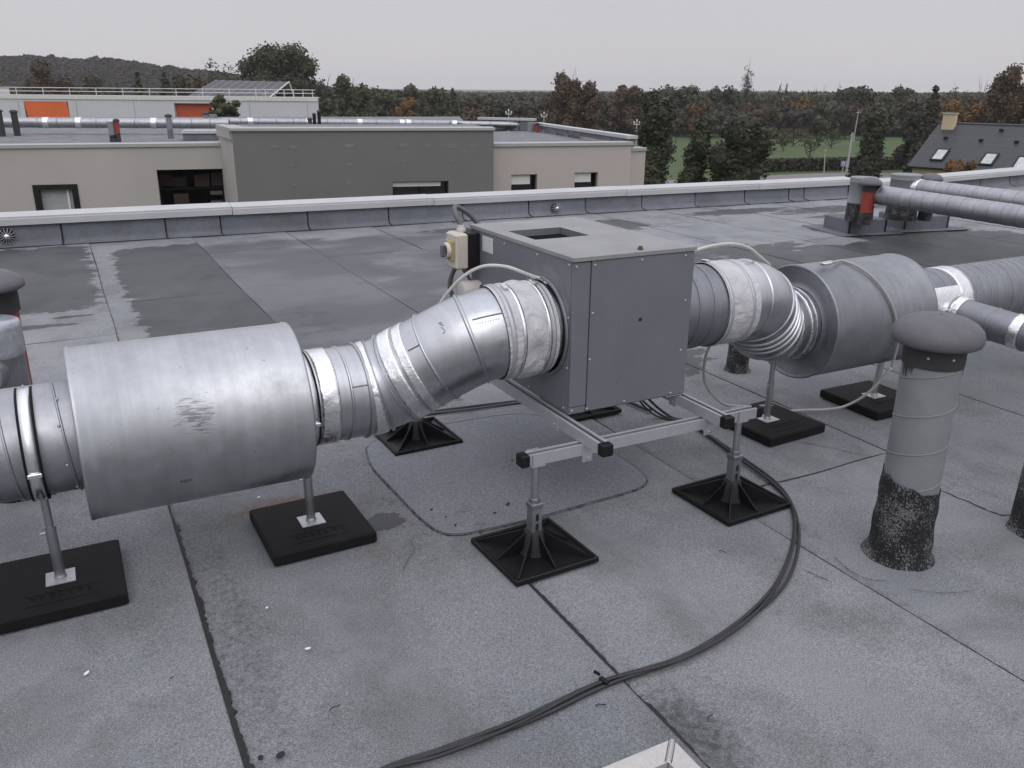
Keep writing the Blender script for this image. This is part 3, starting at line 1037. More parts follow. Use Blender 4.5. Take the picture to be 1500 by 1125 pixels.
# ================================================================== DUCTS
class Path:
    """smooth poly-path with rounded bends, sampled by arc length"""
    def __init__(s, pts, rad=.2, n=8):
        P = [Vector(p) for p in pts]
        o = [P[0]]
        for a, b, c in zip(P[:-2], P[1:-1], P[2:]):
            d0, d1 = (b-a).normalized(), (c-b).normalized()
            ang = d0.angle(d1)
            t = min(rad*math.tan(ang/2), (b-a).length*.48, (c-b).length*.48)
            p0, p1 = b-d0*t, b+d1*t
            for k in range(n+1):
                q = k/n
                o.append(p0*(1-q)**2 + b*2*q*(1-q) + p1*q*q)
        o.append(P[-1])
        s.p = o
        s.s = [0]
        for a, b in zip(o[:-1], o[1:]):
            s.s.append(s.s[-1]+(b-a).length)
        s.L = s.s[-1]
        s.up0 = Vector((0, 0, 1))
    def pos(s, t):
        t = min(max(t, 0), s.L)
        i = max(0, min(len(s.s)-2, int(np.searchsorted(s.s, t))-1))
        w = (t-s.s[i])/max(1e-9, s.s[i+1]-s.s[i])
        return s.p[i].lerp(s.p[i+1], w)
    def tan(s, t):
        e = .015
        return (s.pos(t+e)-s.pos(t-e)).normalized()
    def ring(s, t, r, n=48, fn=None):
        c, d = s.pos(t), s.tan(t)
        a = d.cross(s.up0).normalized()
        b = a.cross(d)
        out = []
        for j in range(n):
            q = 2*math.pi*j/n
            rr = r + (fn(t, q) if fn else 0)
            out.append(c + a*(rr*math.cos(q)) + b*(rr*math.sin(q)))
        return out
    def tube(s, t0, t1, r, k=12, n=48, fn=None, r1=None):
        b = MB()
        rs = []
        for i in range(k+1):
            w = i/k
            rs.append(s.ring(t0+(t1-t0)*w, r if r1 is None else r+(r1-r)*w, n, fn))
        b.rings(rs, True)
        return b
    def band(s, t0, t1, r, dr, n=48, fn=None, k=4):
        """raised band with returned edges"""
        b = MB()
        rs = [s.ring(t0, r-.002, n)]
        for i in range(k+1):
            rs.append(s.ring(t0+(t1-t0)*i/k, r+dr, n, fn))
        rs.append(s.ring(t1, r-.002, n))
        b.rings(rs, True)
        return b
    def rib(s, t, r, w=.008, h=.006, n=48):
        b = MB()
        rs = [s.ring(t-w/2, r-.001, n), s.ring(t-w*.3, r+h*.8, n), s.ring(t, r+h, n), s.ring(t+w*.3, r+h*.8, n), s.ring(t+w/2, r-.001, n)]
        b.rings(rs, True)
        return b
    def helix(s, t0, t1, r, pitch, w=.003, ph=0.0, per=36, hand=1):
        pts = []
        turns = (t1-t0)/pitch
        N = int(turns*per)
        for i in range(N+1):
            t = t0+(t1-t0)*i/N
            c, d = s.pos(t), s.tan(t)
            a = d.cross(s.up0).normalized(); b = a.cross(d)
            q = ph+hand*2*math.pi*i/per
            pts.append(c + (a*math.cos(q)+b*math.sin(q))*r)
        return MB().tube(pts, w, 6)
def wrinkle(amp, seed, ka=(7, 11, 17), kt=(40, 60, 90)):
    rs = np.random.default_rng(seed)
    ph = rs.random((6, 2))*6.28
    w = rs.random(6)+.3
    kq = rs.choice(ka, 6); kk = rs.choice(kt, 6)
    return lambda t, q: amp*sum(w[i]*math.sin(kq[i]*q+ph[i, 0])*math.sin(kk[i]*t+ph[i, 1]) for i in range(6))/2.2
def foil(path, t0, t1, r, parent, seed, dr=.0045):
    return path.band(t0, t1, r, dr, 72, wrinkle(.0018, seed), 6).obj('foil_tape', 'foil_tape', parent)
def clip(path, t, r, q, parent, size=(.022, .014, .012), mat='bright_steel'):
    c, d = path.pos(t), path.tan(t)
    a = d.cross(path.up0).normalized(); b = a.cross(d)
    nrm = a*math.cos(q)+b*math.sin(q)
    tg = d.cross(nrm)
    mm = Matrix((tg, d, nrm)).transposed().to_4x4()
    mm.translation = c+nrm*(r+.004)
    bx = MB().box((0, 0, 0), size, mat=mm, bev=.002)
    bx.rod(mm @ Vector((-.022, 0, .001)), mm @ Vector((.022, 0, .001)), .003, n=8)
    return bx.obj('clamp', mat, parent)

DY, DZ, DR = 2.865, .540, .170
FY, FZ = 2.70, .745
# ---- silencers
def silencer(name, label, x0, x1, y, z, Ro, Ri, mat, facemat):
    t = thing(name, label, 'silencer', (x0, y, z), 0, 'cylindrical duct silencers')
    L = x1-x0
    sh = MB().lathe([(.004, Ro-.014), (-.004, Ro-.006), (-.004, Ro+.001), (.004, Ro+.0035), (.010, Ro), (L-.010, Ro), (L-.004, Ro+.0035), (L+.004, Ro+.001), (L+.004, Ro-.006), (L-.004, Ro-.014)], axis=(1, 0, 0), n=96)
    sh.obj('shell', mat, t)
    for a, sg in ((0.004, 1), (L-.004, -1)):
        f = MB().lathe([(a, Ro-.014), (a+sg*.004, Ro-.03), (a+sg*.014, Ro-.075), (a+sg*.014, Ri+.012), (a+sg*.004, Ri)], axis=(1, 0, 0), n=72)
        f.obj('end_plate', facemat, t)
    sm = MB().box((L/2, 0, 0), (L-.03, .016, .004), mat=Matrix.Translation((L/2, 0, 0)) @ Matrix.Rotation(R(-120), 4, 'X') @ Matrix.Translation((0, 0, Ro+.0005)))
    sm.obj('lap_seam', mat, t)
    return t
s1 = silencer('duct_silencer', 'big bright galvanised cylinder silencer at the left with dark scuff marks', -.058, .632, DY, DZ, .279, DR, 'galvanised_sheet', 'weathered_zinc')
s2 = silencer('duct_silencer', 'duller grey cylinder silencer to the right of the fan box', 3.045, 3.72, DY, .545, .273, DR, 'weathered_zinc', 'grey_spiral')
# small ink stamp and scuffs on the first silencer
st = MB()
for k in range(9):
    a = R(-148)+R(1.2)*rng.normal()
    px = .262+.0042*k+rng.normal(0, .001)
    r_ = .2797
    ang = R(205)+rng.normal(0, .008)
    c = Vector((px, r_*math.cos(ang), r_*math.sin(ang)))
    tt = Vector((0, -math.sin(ang), math.cos(ang))); nn_ = Vector((0, math.cos(ang), math.sin(ang)))
    mm = Matrix((Vector((1, 0, 0)), tt, nn_)).transposed().to_4x4(); mm.translation = c
    st.box((0, 0, 0), (.0026, .008+.006*rng.random(), .0006), mat=mm)
st.obj('ink_stamp', 'ink', s1)

# ---- left spiral duct
pL = Path([(-3.6, DY+.02, DZ-.01), (-.055, DY, DZ)])
lt = thing('spiral_duct', 'dull galvanised spiral duct entering the left silencer', 'duct', (0, 0, 0))
pL.tube(0, pL.L, .175, 30, 48).obj('duct_body', 'dull_spiral', lt)
pL.helix(0.3, pL.L-.01, .1755, .078, .0042, 1.0, 36, -1).obj('spiral_seam', 'dull_spiral', lt)
for q, dx in ((R(60), .06), (R(150), .055), (R(205), .03)):
    t_ = pL.L-dx
    c = pL.pos(t_)
    n_ = Vector((0, math.cos(q+math.pi/2)*1, math.sin(q))).normalized()
for yy, zz, xx in ((-.085, .152, -.10), (-.150, .09, -.105), (-.172, -.03, -.10), (-.12, -.125, -.085)):
    n_ = Vector((0, yy, zz)).normalized()
    screw(Vector((xx, DY, DZ)) + n_*.1765, n_, lt)
# branch fitting at the far left edge joining a pipe behind
pb = Path([(-.50, DY+.05, .585), (-.46, DY+.25, .605), (-.40, DY+.52, .585), (-.34, DY+.80, .55)], .12)
bt = thing('branch_duct', 'curved silver branch duct from the left spiral duct to the taped vent pipe', 'duct')
pb.tube(0, pb.L, .070, 20, 40).obj('duct_body', 'duct_silver', bt)
for t_ in (.16, .30, .44, .58):
    pb.rib(min(t_, pb.L-.02), .070, .008, .004).obj('duct_seam', 'duct_silver', bt)
foil(pb, pb.L-.16, pb.L-.10, .070, bt, 77, .003)

# ---- left offset bends: silencer -> fan box
pO = Path([(.628, DY, DZ), (.945, DY, DZ), (1.285, FY, FZ), (BX0-.002, FY, FZ)], .26, 10)
of = thing('offset_duct', 'silver segmented duct rising from the left silencer to the fan box', 'duct')
def s_at_x(path, x):
    t = 0
    while t < path.L and path.pos(t).x < x:
        t += .002
    return t
X = lambda x: s_at_x(pO, x)
pO.tube(0, X(1.345), DR, 44, 64).obj('duct_body', 'duct_silver', of)
for x, w, h in ((.655, .008, .006), (.80, .012, .005), (.868, .016, .010), (.945, .014, .010), (1.006, .014, .010), (1.145, .012, .006), (1.262, .010, .006)):
    pO.rib(X(x), DR, w, h, 64).obj('duct_seam', 'duct_silver', of)
foil(pO, X(.690), X(.755), DR, of, 3)
foil(pO, X(.886), X(.932), DR, of, 5, .006)
foil(pO, X(1.022), X(1.062), DR, of, 7, .006)
foil(pO, X(1.070), X(1.098), DR, of, 8, .004)
# lengthwise grey seam strips
for xa, xb, q in ((1.275, 1.335, R(40)), (1.105, 1.14, R(36)), (.805, .862, R(25))):
    ta, tb_ = X(xa), X(xb)
    pts = []
    for k_ in range(6):
        t_ = ta+(tb_-ta)*k_/5
        c, d = pO.pos(t_), pO.tan(t_)
        a = d.cross(pO.up0).normalized(); b_ = a.cross(d)
        pts.append(c+(a*math.cos(q)+b_*math.sin(q))*(DR+.0012))
    MB().tube(pts, .0028, 6).obj('lengthwise_seam', 'grey_spiral', of)
# printed maker's stamp (illegible dashes)
st = MB()
for x, q0, n_ in ((1.215, 50, 7), (1.28, 34, 9)):
    for k_ in range(n_):
        t_ = X(x) + (.006*k_ if n_ == 9 else .002*(k_ % 3))
        q = R(q0 - (2.4*k_ if n_ == 7 else .3))
        c, d = pO.pos(t_), pO.tan(t_)
        a = d.cross(pO.up0).normalized(); b_ = a.cross(d)
        nn_ = a*math.cos(q)+b_*math.sin(q)
        tg = d.cross(nn_)
        mm = Matrix((tg, d, nn_)).transposed().to_4x4(); mm.translation = c+nn_*(DR+.0004)
        st.box((0, 0, 0), (.0032, .0035+.008*rng.random()*(n_ == 7), .0006), mat=mm)
st.obj('ink_stamp', 'ink', of)
# fabric sleeve and clamps
slv = thing('flexible_sleeve', 'wrinkled pale fabric sleeve clamped between the left duct and fan box', 'sleeve', (0, 0, 0), 0, 'fabric connector sleeves')
wr = wrinkle(.0042, 21, (2, 3, 5), (18, 30, 44))
def pinch(path, a, b, amp, seed):
    w = wrinkle(amp, seed, (3, 4, 5, 8), (18, 26, 40))
    return lambda t, q: w(t, q)*math.sin(math.pi*min(1, max(0, (t-a)/(b-a))))**.7
pO.tube(X(1.338), X(1.528), DR+.006, 26, 96, pinch(pO, X(1.375), X(1.50), .013, 21)).obj('fabric', 'sleeve_fabric', slv)
for x in (1.352, 1.385, 1.487, 1.506):
    pO.band(X(x)-.006, X(x)+.006, DR+.006, .004, 64, None, 2).obj('clamp_band', 'bright_steel' if x in (1.385, 1.487) else 'aluminium', slv)
clip(pO, X(1.372), DR+.008, R(78), slv, (.034, .018, .014))
clip(pO, X(1.495), DR+.008, R(82), slv, (.034, .018, .014))
sp = thing('spigot', 'round grey spigot collar fixed to the left face of the fan box', 'collar', (0, 0, 0))
pO.tube(X(1.505), pO.L, DR-.002, 6, 64).obj('collar', 'duct_silver', sp)
pO.rib(X(1.528), DR, .012, .006, 64).obj('collar_rib', 'grey_spiral', sp)
MB().lathe([(0, .150), (0, .192), (.006, .192), (.008, .178)], (BX0, FY, FZ), (-1, 0, 0), 64).obj('flange', 'grey_spiral', sp)
# silicone smear above the flange
sm = MB()
pts = []
for k_ in range(30):
    q = R(20)+R(110)*k_/29
    r0, r1_ = .188, .205+.035*math.sin(math.pi*k_/29)+.006*rng.random()
    pts += [(BX0-.0009, FY-r0*math.cos(q), FZ+r0*math.sin(q)), (BX0-.0009, FY-r1_*math.cos(q), FZ+r1_*math.sin(q))]
sm.add(pts, [(2*a, 2*a+1, 2*a+3, 2*a+2) for a in range(29)])
plain('faded_paint', (.17, .172, .188), .55, var=.18, scale=14)
sm.obj('paint_smear', 'faded_paint', fan)

# ---- right offset bends: fan box -> second silencer
pR = Path([(BX1+.001, FY, FZ), (2.60, FY, FZ), (2.865, DY, DZ+.004), (3.05, DY, DZ+.004)], .20, 10)
ofr = thing('offset_duct', 'dull silver bent duct dropping from the fan box to the right silencer', 'duct')
XR_ = lambda x: s_at_x(pR, x)
pR.tube(XR_(2.45), pR.L, DR, 44, 64).obj('duct_body', 'duct_silver', ofr)
for x, w, h in ((2.545, .010, .006), (2.645, .010, .007), (2.70, .014, .010), (2.74, .012, .010), (2.78, .012, .009), (2.835, .012, .008), (2.905, .010, .006), (3.02, .012, .008)):
    pR.rib(XR_(x), DR, w, h, 64).obj('duct_seam', 'duct_silver', ofr)
foil(pR, XR_(2.985), XR_(3.015), DR, ofr, 13)
foil(pR, XR_(2.90), XR_(2.93), DR, ofr, 14)
slr = thing('flexible_sleeve', 'smooth grey-white fabric sleeve clamped on the right of the fan box', 'sleeve', (0, 0, 0), 0, 'fabric connector sleeves')
pR.tube(XR_(2.325), XR_(2.49), DR+.007, 22, 96, pinch(pR, XR_(2.335), XR_(2.46), .006, 35)).obj('fabric', 'sleeve_fabric', slr)
for x in (2.338, 2.452):
    pR.band(XR_(x)-.007, XR_(x)+.007, DR+.006, .004, 64, None, 2).obj('clamp_band', 'aluminium', slr)
clip(pR, XR_(2.338), DR+.008, R(95), slr, (.034, .018, .014))
clip(pR, XR_(2.452), DR+.008, R(165), slr, (.034, .018, .014))
spr = thing('spiral_spigot', 'short dark grey spiral duct stub leaving the right face of the fan box', 'duct')
pR.tube(0, XR_(2.34), DR, 8, 64).obj('duct_body', 'grey_spiral', spr)
pR.helix(.01, XR_(2.33), DR+.0005, .075, .0040).obj('spiral_seam', 'grey_spiral', spr)

# ---- right spiral duct after the second silencer, with its branch
pB = Path([(3.715, DY, .545), (9.4, DY+.05, .53)])
bd = thing('spiral_duct', 'grey ribbed spiral duct running off to the right beyond the second silencer', 'duct')
pB.tube(0, pB.L, .172, 30, 56).obj('duct_body', 'grey_spiral', bd)
pB.helix(.46, 3.0, .1725, .062, .0030, 0, 30).obj('spiral_seam', 'grey_spiral', bd)
pB.helix(.05, .40, .1725, .062, .0025, 0, 30).obj('spiral_seam', 'grey_spiral', bd)
foil(pB, .335, .435, .172, bd, 31, .005)
# foil sheet wrapped round the branch saddle (front half of the duct)
fs_ = MB()
rows = []
wf = wrinkle(.002, 44)
for i in range(9):
    t_ = .06+.30*i/8
    c = pB.pos(t_)
    rows.append([c + Vector((0, -math.cos(q), math.sin(q)))*(.1765+wf(t_, q)) for q in np.linspace(R(-50), R(40), 20)])
fs_.rings(rows, False, smooth=True)
fs_.obj('foil_tape', 'foil_tape', bd)
pBr = Path([(4.02, DY-.10, .53), (4.03, 2.62, .512), (4.06, 2.30, .490), (4.10, 2.10, .475), (4.30, 1.72, .45), (4.60, 1.45, .44)], .16)
br = thing('branch_duct', 'smaller grey branch duct with foil bands leaving the spiral duct towards the right', 'duct')
pBr.tube(0, pBr.L, .083, 40, 44).obj('duct_body', 'grey_spiral', br)
tB = lambda y: next(t for t in np.arange(0, pBr.L, .004) if pBr.pos(t).y < y)
foil(pBr, tB(2.70), tB(2.66), .083, br, 51, .005)
foil(pBr, tB(2.395), tB(2.345), .083, br, 52, .005)
foil(pBr, tB(2.27), tB(2.235), .083, br, 53, .005)
for y in (2.335, 2.50, 2.28):
    pBr.rib(tB(y), .083, .010, .004).obj('duct_seam', 'grey_spiral', br)

# ---- rubber block supports with poles and straps
def block_support(label, x, y, rz, px, py, zdu, r, lean=0.0, strapmat='bright_steel'):
    t = thing('duct_support', label, 'duct support', (x, y, .009), rz, 'rubber block supports under the ducts')
    b = MB()
    b.box((0, 0, .0225), (.378, .392, .045), bev=.006)
    b.obj('rubber_block', 'black_rubber', t)
    # sunk name panel with worn, unreadable raised marks
    em = MB()
    for k_ in range(7):
        cx = -.082+.0275*k_
        for q in range(3):
            em.box((cx+rng.normal(0, .003), -.112+.012*q+rng.normal(0, .002), .0455), (.006+.012*rng.random(), .006, .003), rz=rng.normal(0, .4))
    em.box((0, -.082, .0452), (.215, .003, .002)); em.box((0, -.146, .0452), (.215, .003, .002))
    em.obj('embossing', 'black_rubber', t)
    MB().box((px, py, .0465), (.088, .088, .003)).obj('foot_plate', 'aluminium', t)
    top = Vector((px+lean, py, zdu-r))
    bot = Vector((px, py, .047))
    mid = bot.lerp(top, .62)
    MB().lathe([(0, .020), (.006, .019), (.012, .0165)], bot, (0, 0, 1), 14).obj('weld_collar', 'pole_zinc', t)
    MB().rod(bot, mid, .0165, n=16).obj('pole', 'pole_zinc', t)
    MB().rod(mid-(top-bot).normalized()*.01, top, .0125, n=14).obj('pole', 'pole_zinc', t)
    MB().rod(mid+Vector((-.032, -.004, -.02)), mid+Vector((-.012, 0, -.02)), .0035, n=8).obj('screw', 'bright_steel', t)
    ps = Path([(top.x-.05, py, zdu), (top.x+.05, py, zdu)])
    ps.band(.05-.017, .05+.017, r+.0015, .003, 64, None, 2).obj('strap', strapmat, t)
    ps.band(.05-.024, .05-.0165, r, .0045, 64, None, 2).obj('strap_lining', 'black_rubber', t)
    ps.band(.05+.0165, .05+.024, r, .0045, 64, None, 2).obj('strap_lining', 'black_rubber', t)
    bx = MB().box((0, 0, 0), (.040, .012, .014), mat=Matrix.Translation((top.x, py-(r+.006)*math.cos(R(12)), zdu-(r+.006)*math.sin(R(12)))), bev=.002)
    bx.obj('strap_bolt', 'bright_steel', t)
    return t
block_support('black rubber block and strapped pole at the far left under the spiral duct', -.183, 2.848, R(0), .0, .0, DZ-.011, .175, -.005)
block_support('black rubber block with reddish dust and pole at the right end of the bright silencer', .660, 2.862, R(1), .0, .0, DZ-.009, .170, -.004)
block_support('black rubber block and pole under the bend before the grey silencer', 2.970, 2.880, R(3), -.012, .0, DZ-.007, .170, .0)
block_support('black rubber block and pole behind the tall pillar under the grey silencer end', 3.722, 2.880, R(-1), .0, .0, .545-.009, .172, .035)

# ================================================================== VENT PIPES
def mushroom(r, h, n=40):
    return [(0, r*.55), (.0, r*.93), (h*.10, r), (h*.30, r*1.0), (h*.55, r*.90), (h*.78, r*.68), (h*.93, r*.38), (h, .004)]
tp = thing('vent_pipe', 'tall grey vent pipe with mushroom cap and granular black collar in the right foreground', 'vent pipe', (2.525, 1.745, 0))
tj = wrinkle(.0028, 61, (3, 5, 9), (20, 33, 50))
ctop = lambda q: .305+.028*math.cos(q-2.2)
rows = []
for i in range(22):
    w = i/21
    ring = []
    for j in range(64):
        q = 2*math.pi*j/64
        zt = ctop(q)+.004*math.sin(7*q)+.0025*math.sin(13*q+1)
        z = zt*w
        r = .1025 + .009*(1-w)**3 - .003*w + tj(z, q) + (.02*(1-min(1, w*9))**2)
        ring.append((r*math.cos(q), r*math.sin(q), z))
    rows.append(ring)
cl = MB().rings(rows, True)
cl.obj('bitumen_collar', 'bitumen_granules', tp)
ptp = Path([(0, 0, .2), (0, 0, .80)]); ptp.up0 = Vector((1, 0, 0))
MB().lathe([(.20, .0945), (.79, .0945)], n=56).obj('pipe', 'pipe_grey', tp)
ptp.helix(.0, .55, .0948, .139, .0026, 2.0, 40, -1).obj('spiral_seam', 'pipe_grey', tp)
nk = MB().lathe([(.735, .0975), (.745, .0985), (.80, .0985), (.815, .11)], n=56)
nk.obj('neck', 'neck_dark', tp)
MB().lathe([(.808, .09), (.808, .130), (.813, .139), (.823, .1435), (.838, .1440), (.858, .138), (.878, .119), (.893, .090), (.902, .054), (.905, .004)], n=64).obj('cap', 'cap_grey', tp)
for q_ in (3.6, 4.4, 5.2):
    screw(Vector((.0985*math.cos(q_), .0985*math.sin(q_), .775)), (math.cos(q_), math.sin(q_), 0), tp)
# torn strips of old sealant under the neck
for q0, w_, h_ in ((2.6, .35, .055), (2.95, .22, .03), (5.2, .28, .042), (5.6, .2, .02)):
    tr = MB()
    vs = []
    for k_ in range(9):
        q = q0+w_*k_/8
        hh = h_*(.5+.5*math.sin(k_*1.9+q0))+.006
        vs += [(.0962*math.cos(q), .0962*math.sin(q), .742), (.0965*math.cos(q), .0965*math.sin(q), .742-hh)]
    tr.add(vs, [(2*a, 2*a+1, 2*a+3, 2*a+2) for a in range(8)])
    tr.obj('sealant_strip', 'neck_dark', tp)
stub = thing('bitumen_stub', 'short black granular bitumen pipe foot behind the right bend', 'pipe stub', (3.47, 3.66, 0))
MB().lathe([(0, .085), (.01, .072), (.03, .066), (.22, .060), (.23, .05)], n=36, cap1=True, jit=lambda h, q: .003*math.sin(5*q+40*h)).obj('bitumen_collar', 'bitumen_granules', stub)
MB().lathe([(.20, .052), (.55, .052)], n=30, cap1=True).obj('pipe', 'pipe_grey', stub)
ep = thing('vent_pipe', 'black granular collar of another pipe cut by the right picture edge', 'vent pipe', (3.155, 1.60, 0))
MB().lathe([(0, .135), (.012, .118), (.04, .112), (.30, .105), (.305, .09)], n=48, cap1=False, jit=lambda h, q: .004*math.sin(5*q+30*h)).obj('bitumen_collar', 'bitumen_granules', ep)
MB().lathe([(.28, .094), (.80, .094)], n=48).obj('pipe', 'pipe_grey', ep)
MB().lathe([(.74, .098), (.81, .098), (.806, .14), (.83, .152), (.86, .146), (.89, .10), (.905, .004)], n=48).obj('cap', 'cap_grey', ep)

# ---- two curbs with pipe pairs, far right
def curb(label, c, sx, sy, h, rz):
    t = thing('roof_curb', label, 'roof curb', (c[0], c[1], .005), rz, 'felt-covered roof curbs')
    MB().box((0, 0, h/2), (sx, sy, h), bev=.012).obj('curb_body', 'flashing_felt', t)
    b = MB()
    k = .17
    b.prism([(-sx/2-k, -sy/2-k), (sx/2+k, -sy/2-k*.9), (sx/2+k*1.1, sy/2+k), (-sx/2-k, sy/2+k*1.1)], (1, 0, 0), (0, 1, 0), (0, 0, .012), (0, 0, 0))
    b.obj('apron_sheet', 'flashing_felt', t)
    e = MB()
    for (px, py) in ((-sx/2, -sy/2), (sx/2, -sy/2)):
        e.box((px*1.0, py-.0, h*.46), (.018, .018, h*.9))
    e.box((0, -sy/2-k*.97, .010), (sx+2*k, .014, .008), rz=R(1.6))
    e.obj('bitumen_bleed', 'bitumen_black', t)
    return t
def grey_pipe(label, p, zb, H, r, coll, side=None):
    t = thing('vent_pipe', label, 'vent pipe', (p[0], p[1], zb))
    MB().lathe([(0, r*1.06), (coll, r*1.0), (coll+.01, r*.95)], n=36, jit=lambda h, q: .004*math.sin(4*q+30*h)).obj('bitumen_collar', 'bitumen_granules', t)
    MB().lathe([(coll-.01, r*.90), (H*.42, r*.90)], n=36).obj('pipe', 'pipe_grey', t)
    b = MB().lathe([(H*.40, r*.9), (H*.41, r*1.04), (H*.45, r*1.04), (H*.46, r), (H*.88, r), (H*.89, r*1.03), (H*.90, r), (H*.97, r*1.04), (H*.985, r*1.04), (H, r*.97), (H*1.004, .003)], n=40)
    b.obj('tee_body', 'pipe_grey', t)
    return t
def red_pipe(label, p, zb, H, r, capr, redlo, redhi, cat='vent pipe'):
    t = thing('vent_pipe', label, cat, (p[0], p[1], zb))
    MB().lathe([(0, r*1.12), (redlo, r*1.03), (redlo+.006, r*.95)], n=28, jit=lambda h, q: .003*math.sin(4*q+40*h)).obj('bitumen_collar', 'bitumen_granules', t)
    MB().lathe([(redlo-.01, r*.98), (redhi+.01, r*.98)], n=28).obj('pipe', 'red_pipe', t)
    MB().lathe([(redhi, r*1.06), (H-.06, r*1.06), (H-.055, r*1.25)], n=28).obj('neck', 'neck_dark', t)
    MB().lathe([(H-.065+h, rr_) for h, rr_ in mushroom(capr, .085)], n=36).obj('cap', 'cap_grey', t)
    return t
cA = (8.44, 7.18); cB = (9.35, 7.08)
curb('nearer felt curb carrying a grey tee pipe and a red pipe', cA, .50, .50, .17, R(-12))
curb('felt curb behind, right of the nearer one, with a grey tee pipe', cB, .62, .5, .17, R(-12))
gp1 = grey_pipe('grey tee pipe on the nearer curb beside the red capped pipe', ground(1257, 324, .17).xy, .172, .50, .145, .19)
rp1 = red_pipe('red pipe with dark mushroom cap standing on the nearer curb', ground(1266, 328.5, .17).xy, .172, .50, .070, .128, .13, .36)
gp2 = grey_pipe('wider grey tee pipe on the further curb feeding the upper pale duct', ground(1318, 321, .17).xy, .172, .52, .165, .18)
rp2 = red_pipe('dark capped pipe with short red sleeve on the further curb', ground(1354, 323, .17).xy, .172, .52, .070, .128, .17, .25)
def side_duct(label, p0, p1, r, seed):
    p = Path([p0, p1])
    t = thing('spiral_duct', label, 'duct')
    p.tube(0, p.L, r, 10, 40).obj('duct_body', 'dull_spiral', t)
    for k_ in range(1, int(p.L/.155)):
        p.rib(.155*k_, r, .008, .003, 40).obj('duct_seam', 'grey_spiral', t)
    return p, t
g1 = Vector((gp1.location.x, gp1.location.y, .50))
pp, dd = side_duct('pale grey seamed duct leaving the nearer tee pipe to the right', g1, g1 + Vector((-.40, -5.2, -.02)), .104, 1)
clip(pp, 1.25, .102, R(150), dd, (.10, .10, .012), 'grey_spiral')
g2 = Vector((gp2.location.x, gp2.location.y, .545))
pp2, dd2 = side_duct('pale grey seamed duct running right from the further tee pipe', g2, g2 + Vector((-.02, -5.4, -.03)), .104, 2)
foil(pp2, .15, .22, .104, dd2, 91)

# ---- pipes at the left picture edge
tl = thing('vent_pipe', 'grey pipe with clear tape round its top at the left picture edge', 'vent pipe', (-.322, 3.75, 0))
MB().lathe([(0, .12), (.12, .108), (.125, .1)], n=36).obj('bitumen_collar', 'bitumen_granules', tl)
MB().lathe([(.1, .107), (.60, .107)], n=48).obj('pipe', 'weathered_zinc', tl)
MB().lathe([(.595, .108), (.605, .111), (.63, .1115), (.705, .1115), (.725, .110), (.731, .099), (.735, .004)], n=48, jit=lambda h, q: (.0005*math.sin(9*q+60*h) if h < .72 else 0)).obj('taped_lid', 'clear_tape', tl)
pt_ = red_pipe('red pipe with dark mushroom cap at the left picture edge', (-.335, 4.05), 0.0, .86, .112, .152, .12, .70)

# ================================================================== CABLES
def cable(label, pts, r, mat, cat='cable', n=14, name='cable', sides=8):
    return tag(MB().tube(spline(pts, n), r, sides).obj(name, mat), label, cat)
base = [(.30, 1.56), (.497, 1.602), (.656, 1.598), (.874, 1.602), (1.152, 1.629), (1.432, 1.616), (1.731, 1.683), (1.987, 1.797), (2.248, 1.985), (2.435, 2.187), (2.522, 2.391), (2.56, 2.62), (2.61, 2.89), (2.64, 3.10)]
offs = [(0, 0), (.012, -.013), (-.010, -.016)]
for k_, (lab, tail) in enumerate((('thickest black cable snaking across the roof below the right stand', [(2.60, 3.2, .02), (2.45, 3.22, .16), (2.25, 3.1, .42), (2.12, 3.0, .52)]),
                                  ('second black cable lying along the outer edge of the long loop', [(2.57, 3.22, .02), (2.40, 3.24, .18), (2.22, 3.12, .45), (2.11, 3.02, .55)]),
                                  ('thin black cable on the inner side of the long cable loop', [(2.54, 3.24, .02), (2.38, 3.25, .20), (2.20, 3.14, .47), (2.10, 3.05, .58)]))):
    pts = []
    for i_, (x, y) in enumerate(base):
        w = 1+.6*math.sin(i_*1.7+k_*2)
        pts.append((x+offs[k_][0]*w, y+offs[k_][1]*w, .0165+(.006 if k_ == 2 else 0)))
    cable(lab, pts+tail, (.0068, .0056, .0048)[k_], 'cable_black')
tie = MB().box((1.157, 1.622, .024), (.014, .030, .018), rz=R(8), bev=.003)
tie.box((1.152, 1.650, .034), (.005, .020, .008), rz=R(20))
tag(tie.obj('cable_tie', 'black_plastic'), 'black tie holding the cables together near the roof seam', 'cable tie')
cable('black cable lying on the roof behind the left stand', [(1.15, 3.83, .016), (1.26, 3.80, .016), (1.46, 3.80, .018), (1.74, 3.77, .018), (2.0, 3.74, .016), (2.3, 3.68, .016), (2.5, 3.55, .018), (2.56, 3.3, .02)], .009, 'cable_black')
cable('second thin cable beside the black one behind the left stand', [(1.15, 3.80, .016), (1.30, 3.775, .016), (1.48, 3.785, .017), (1.74, 3.745, .017), (2.0, 3.72, .016), (2.28, 3.66, .016)], .006, 'conduit_grey')
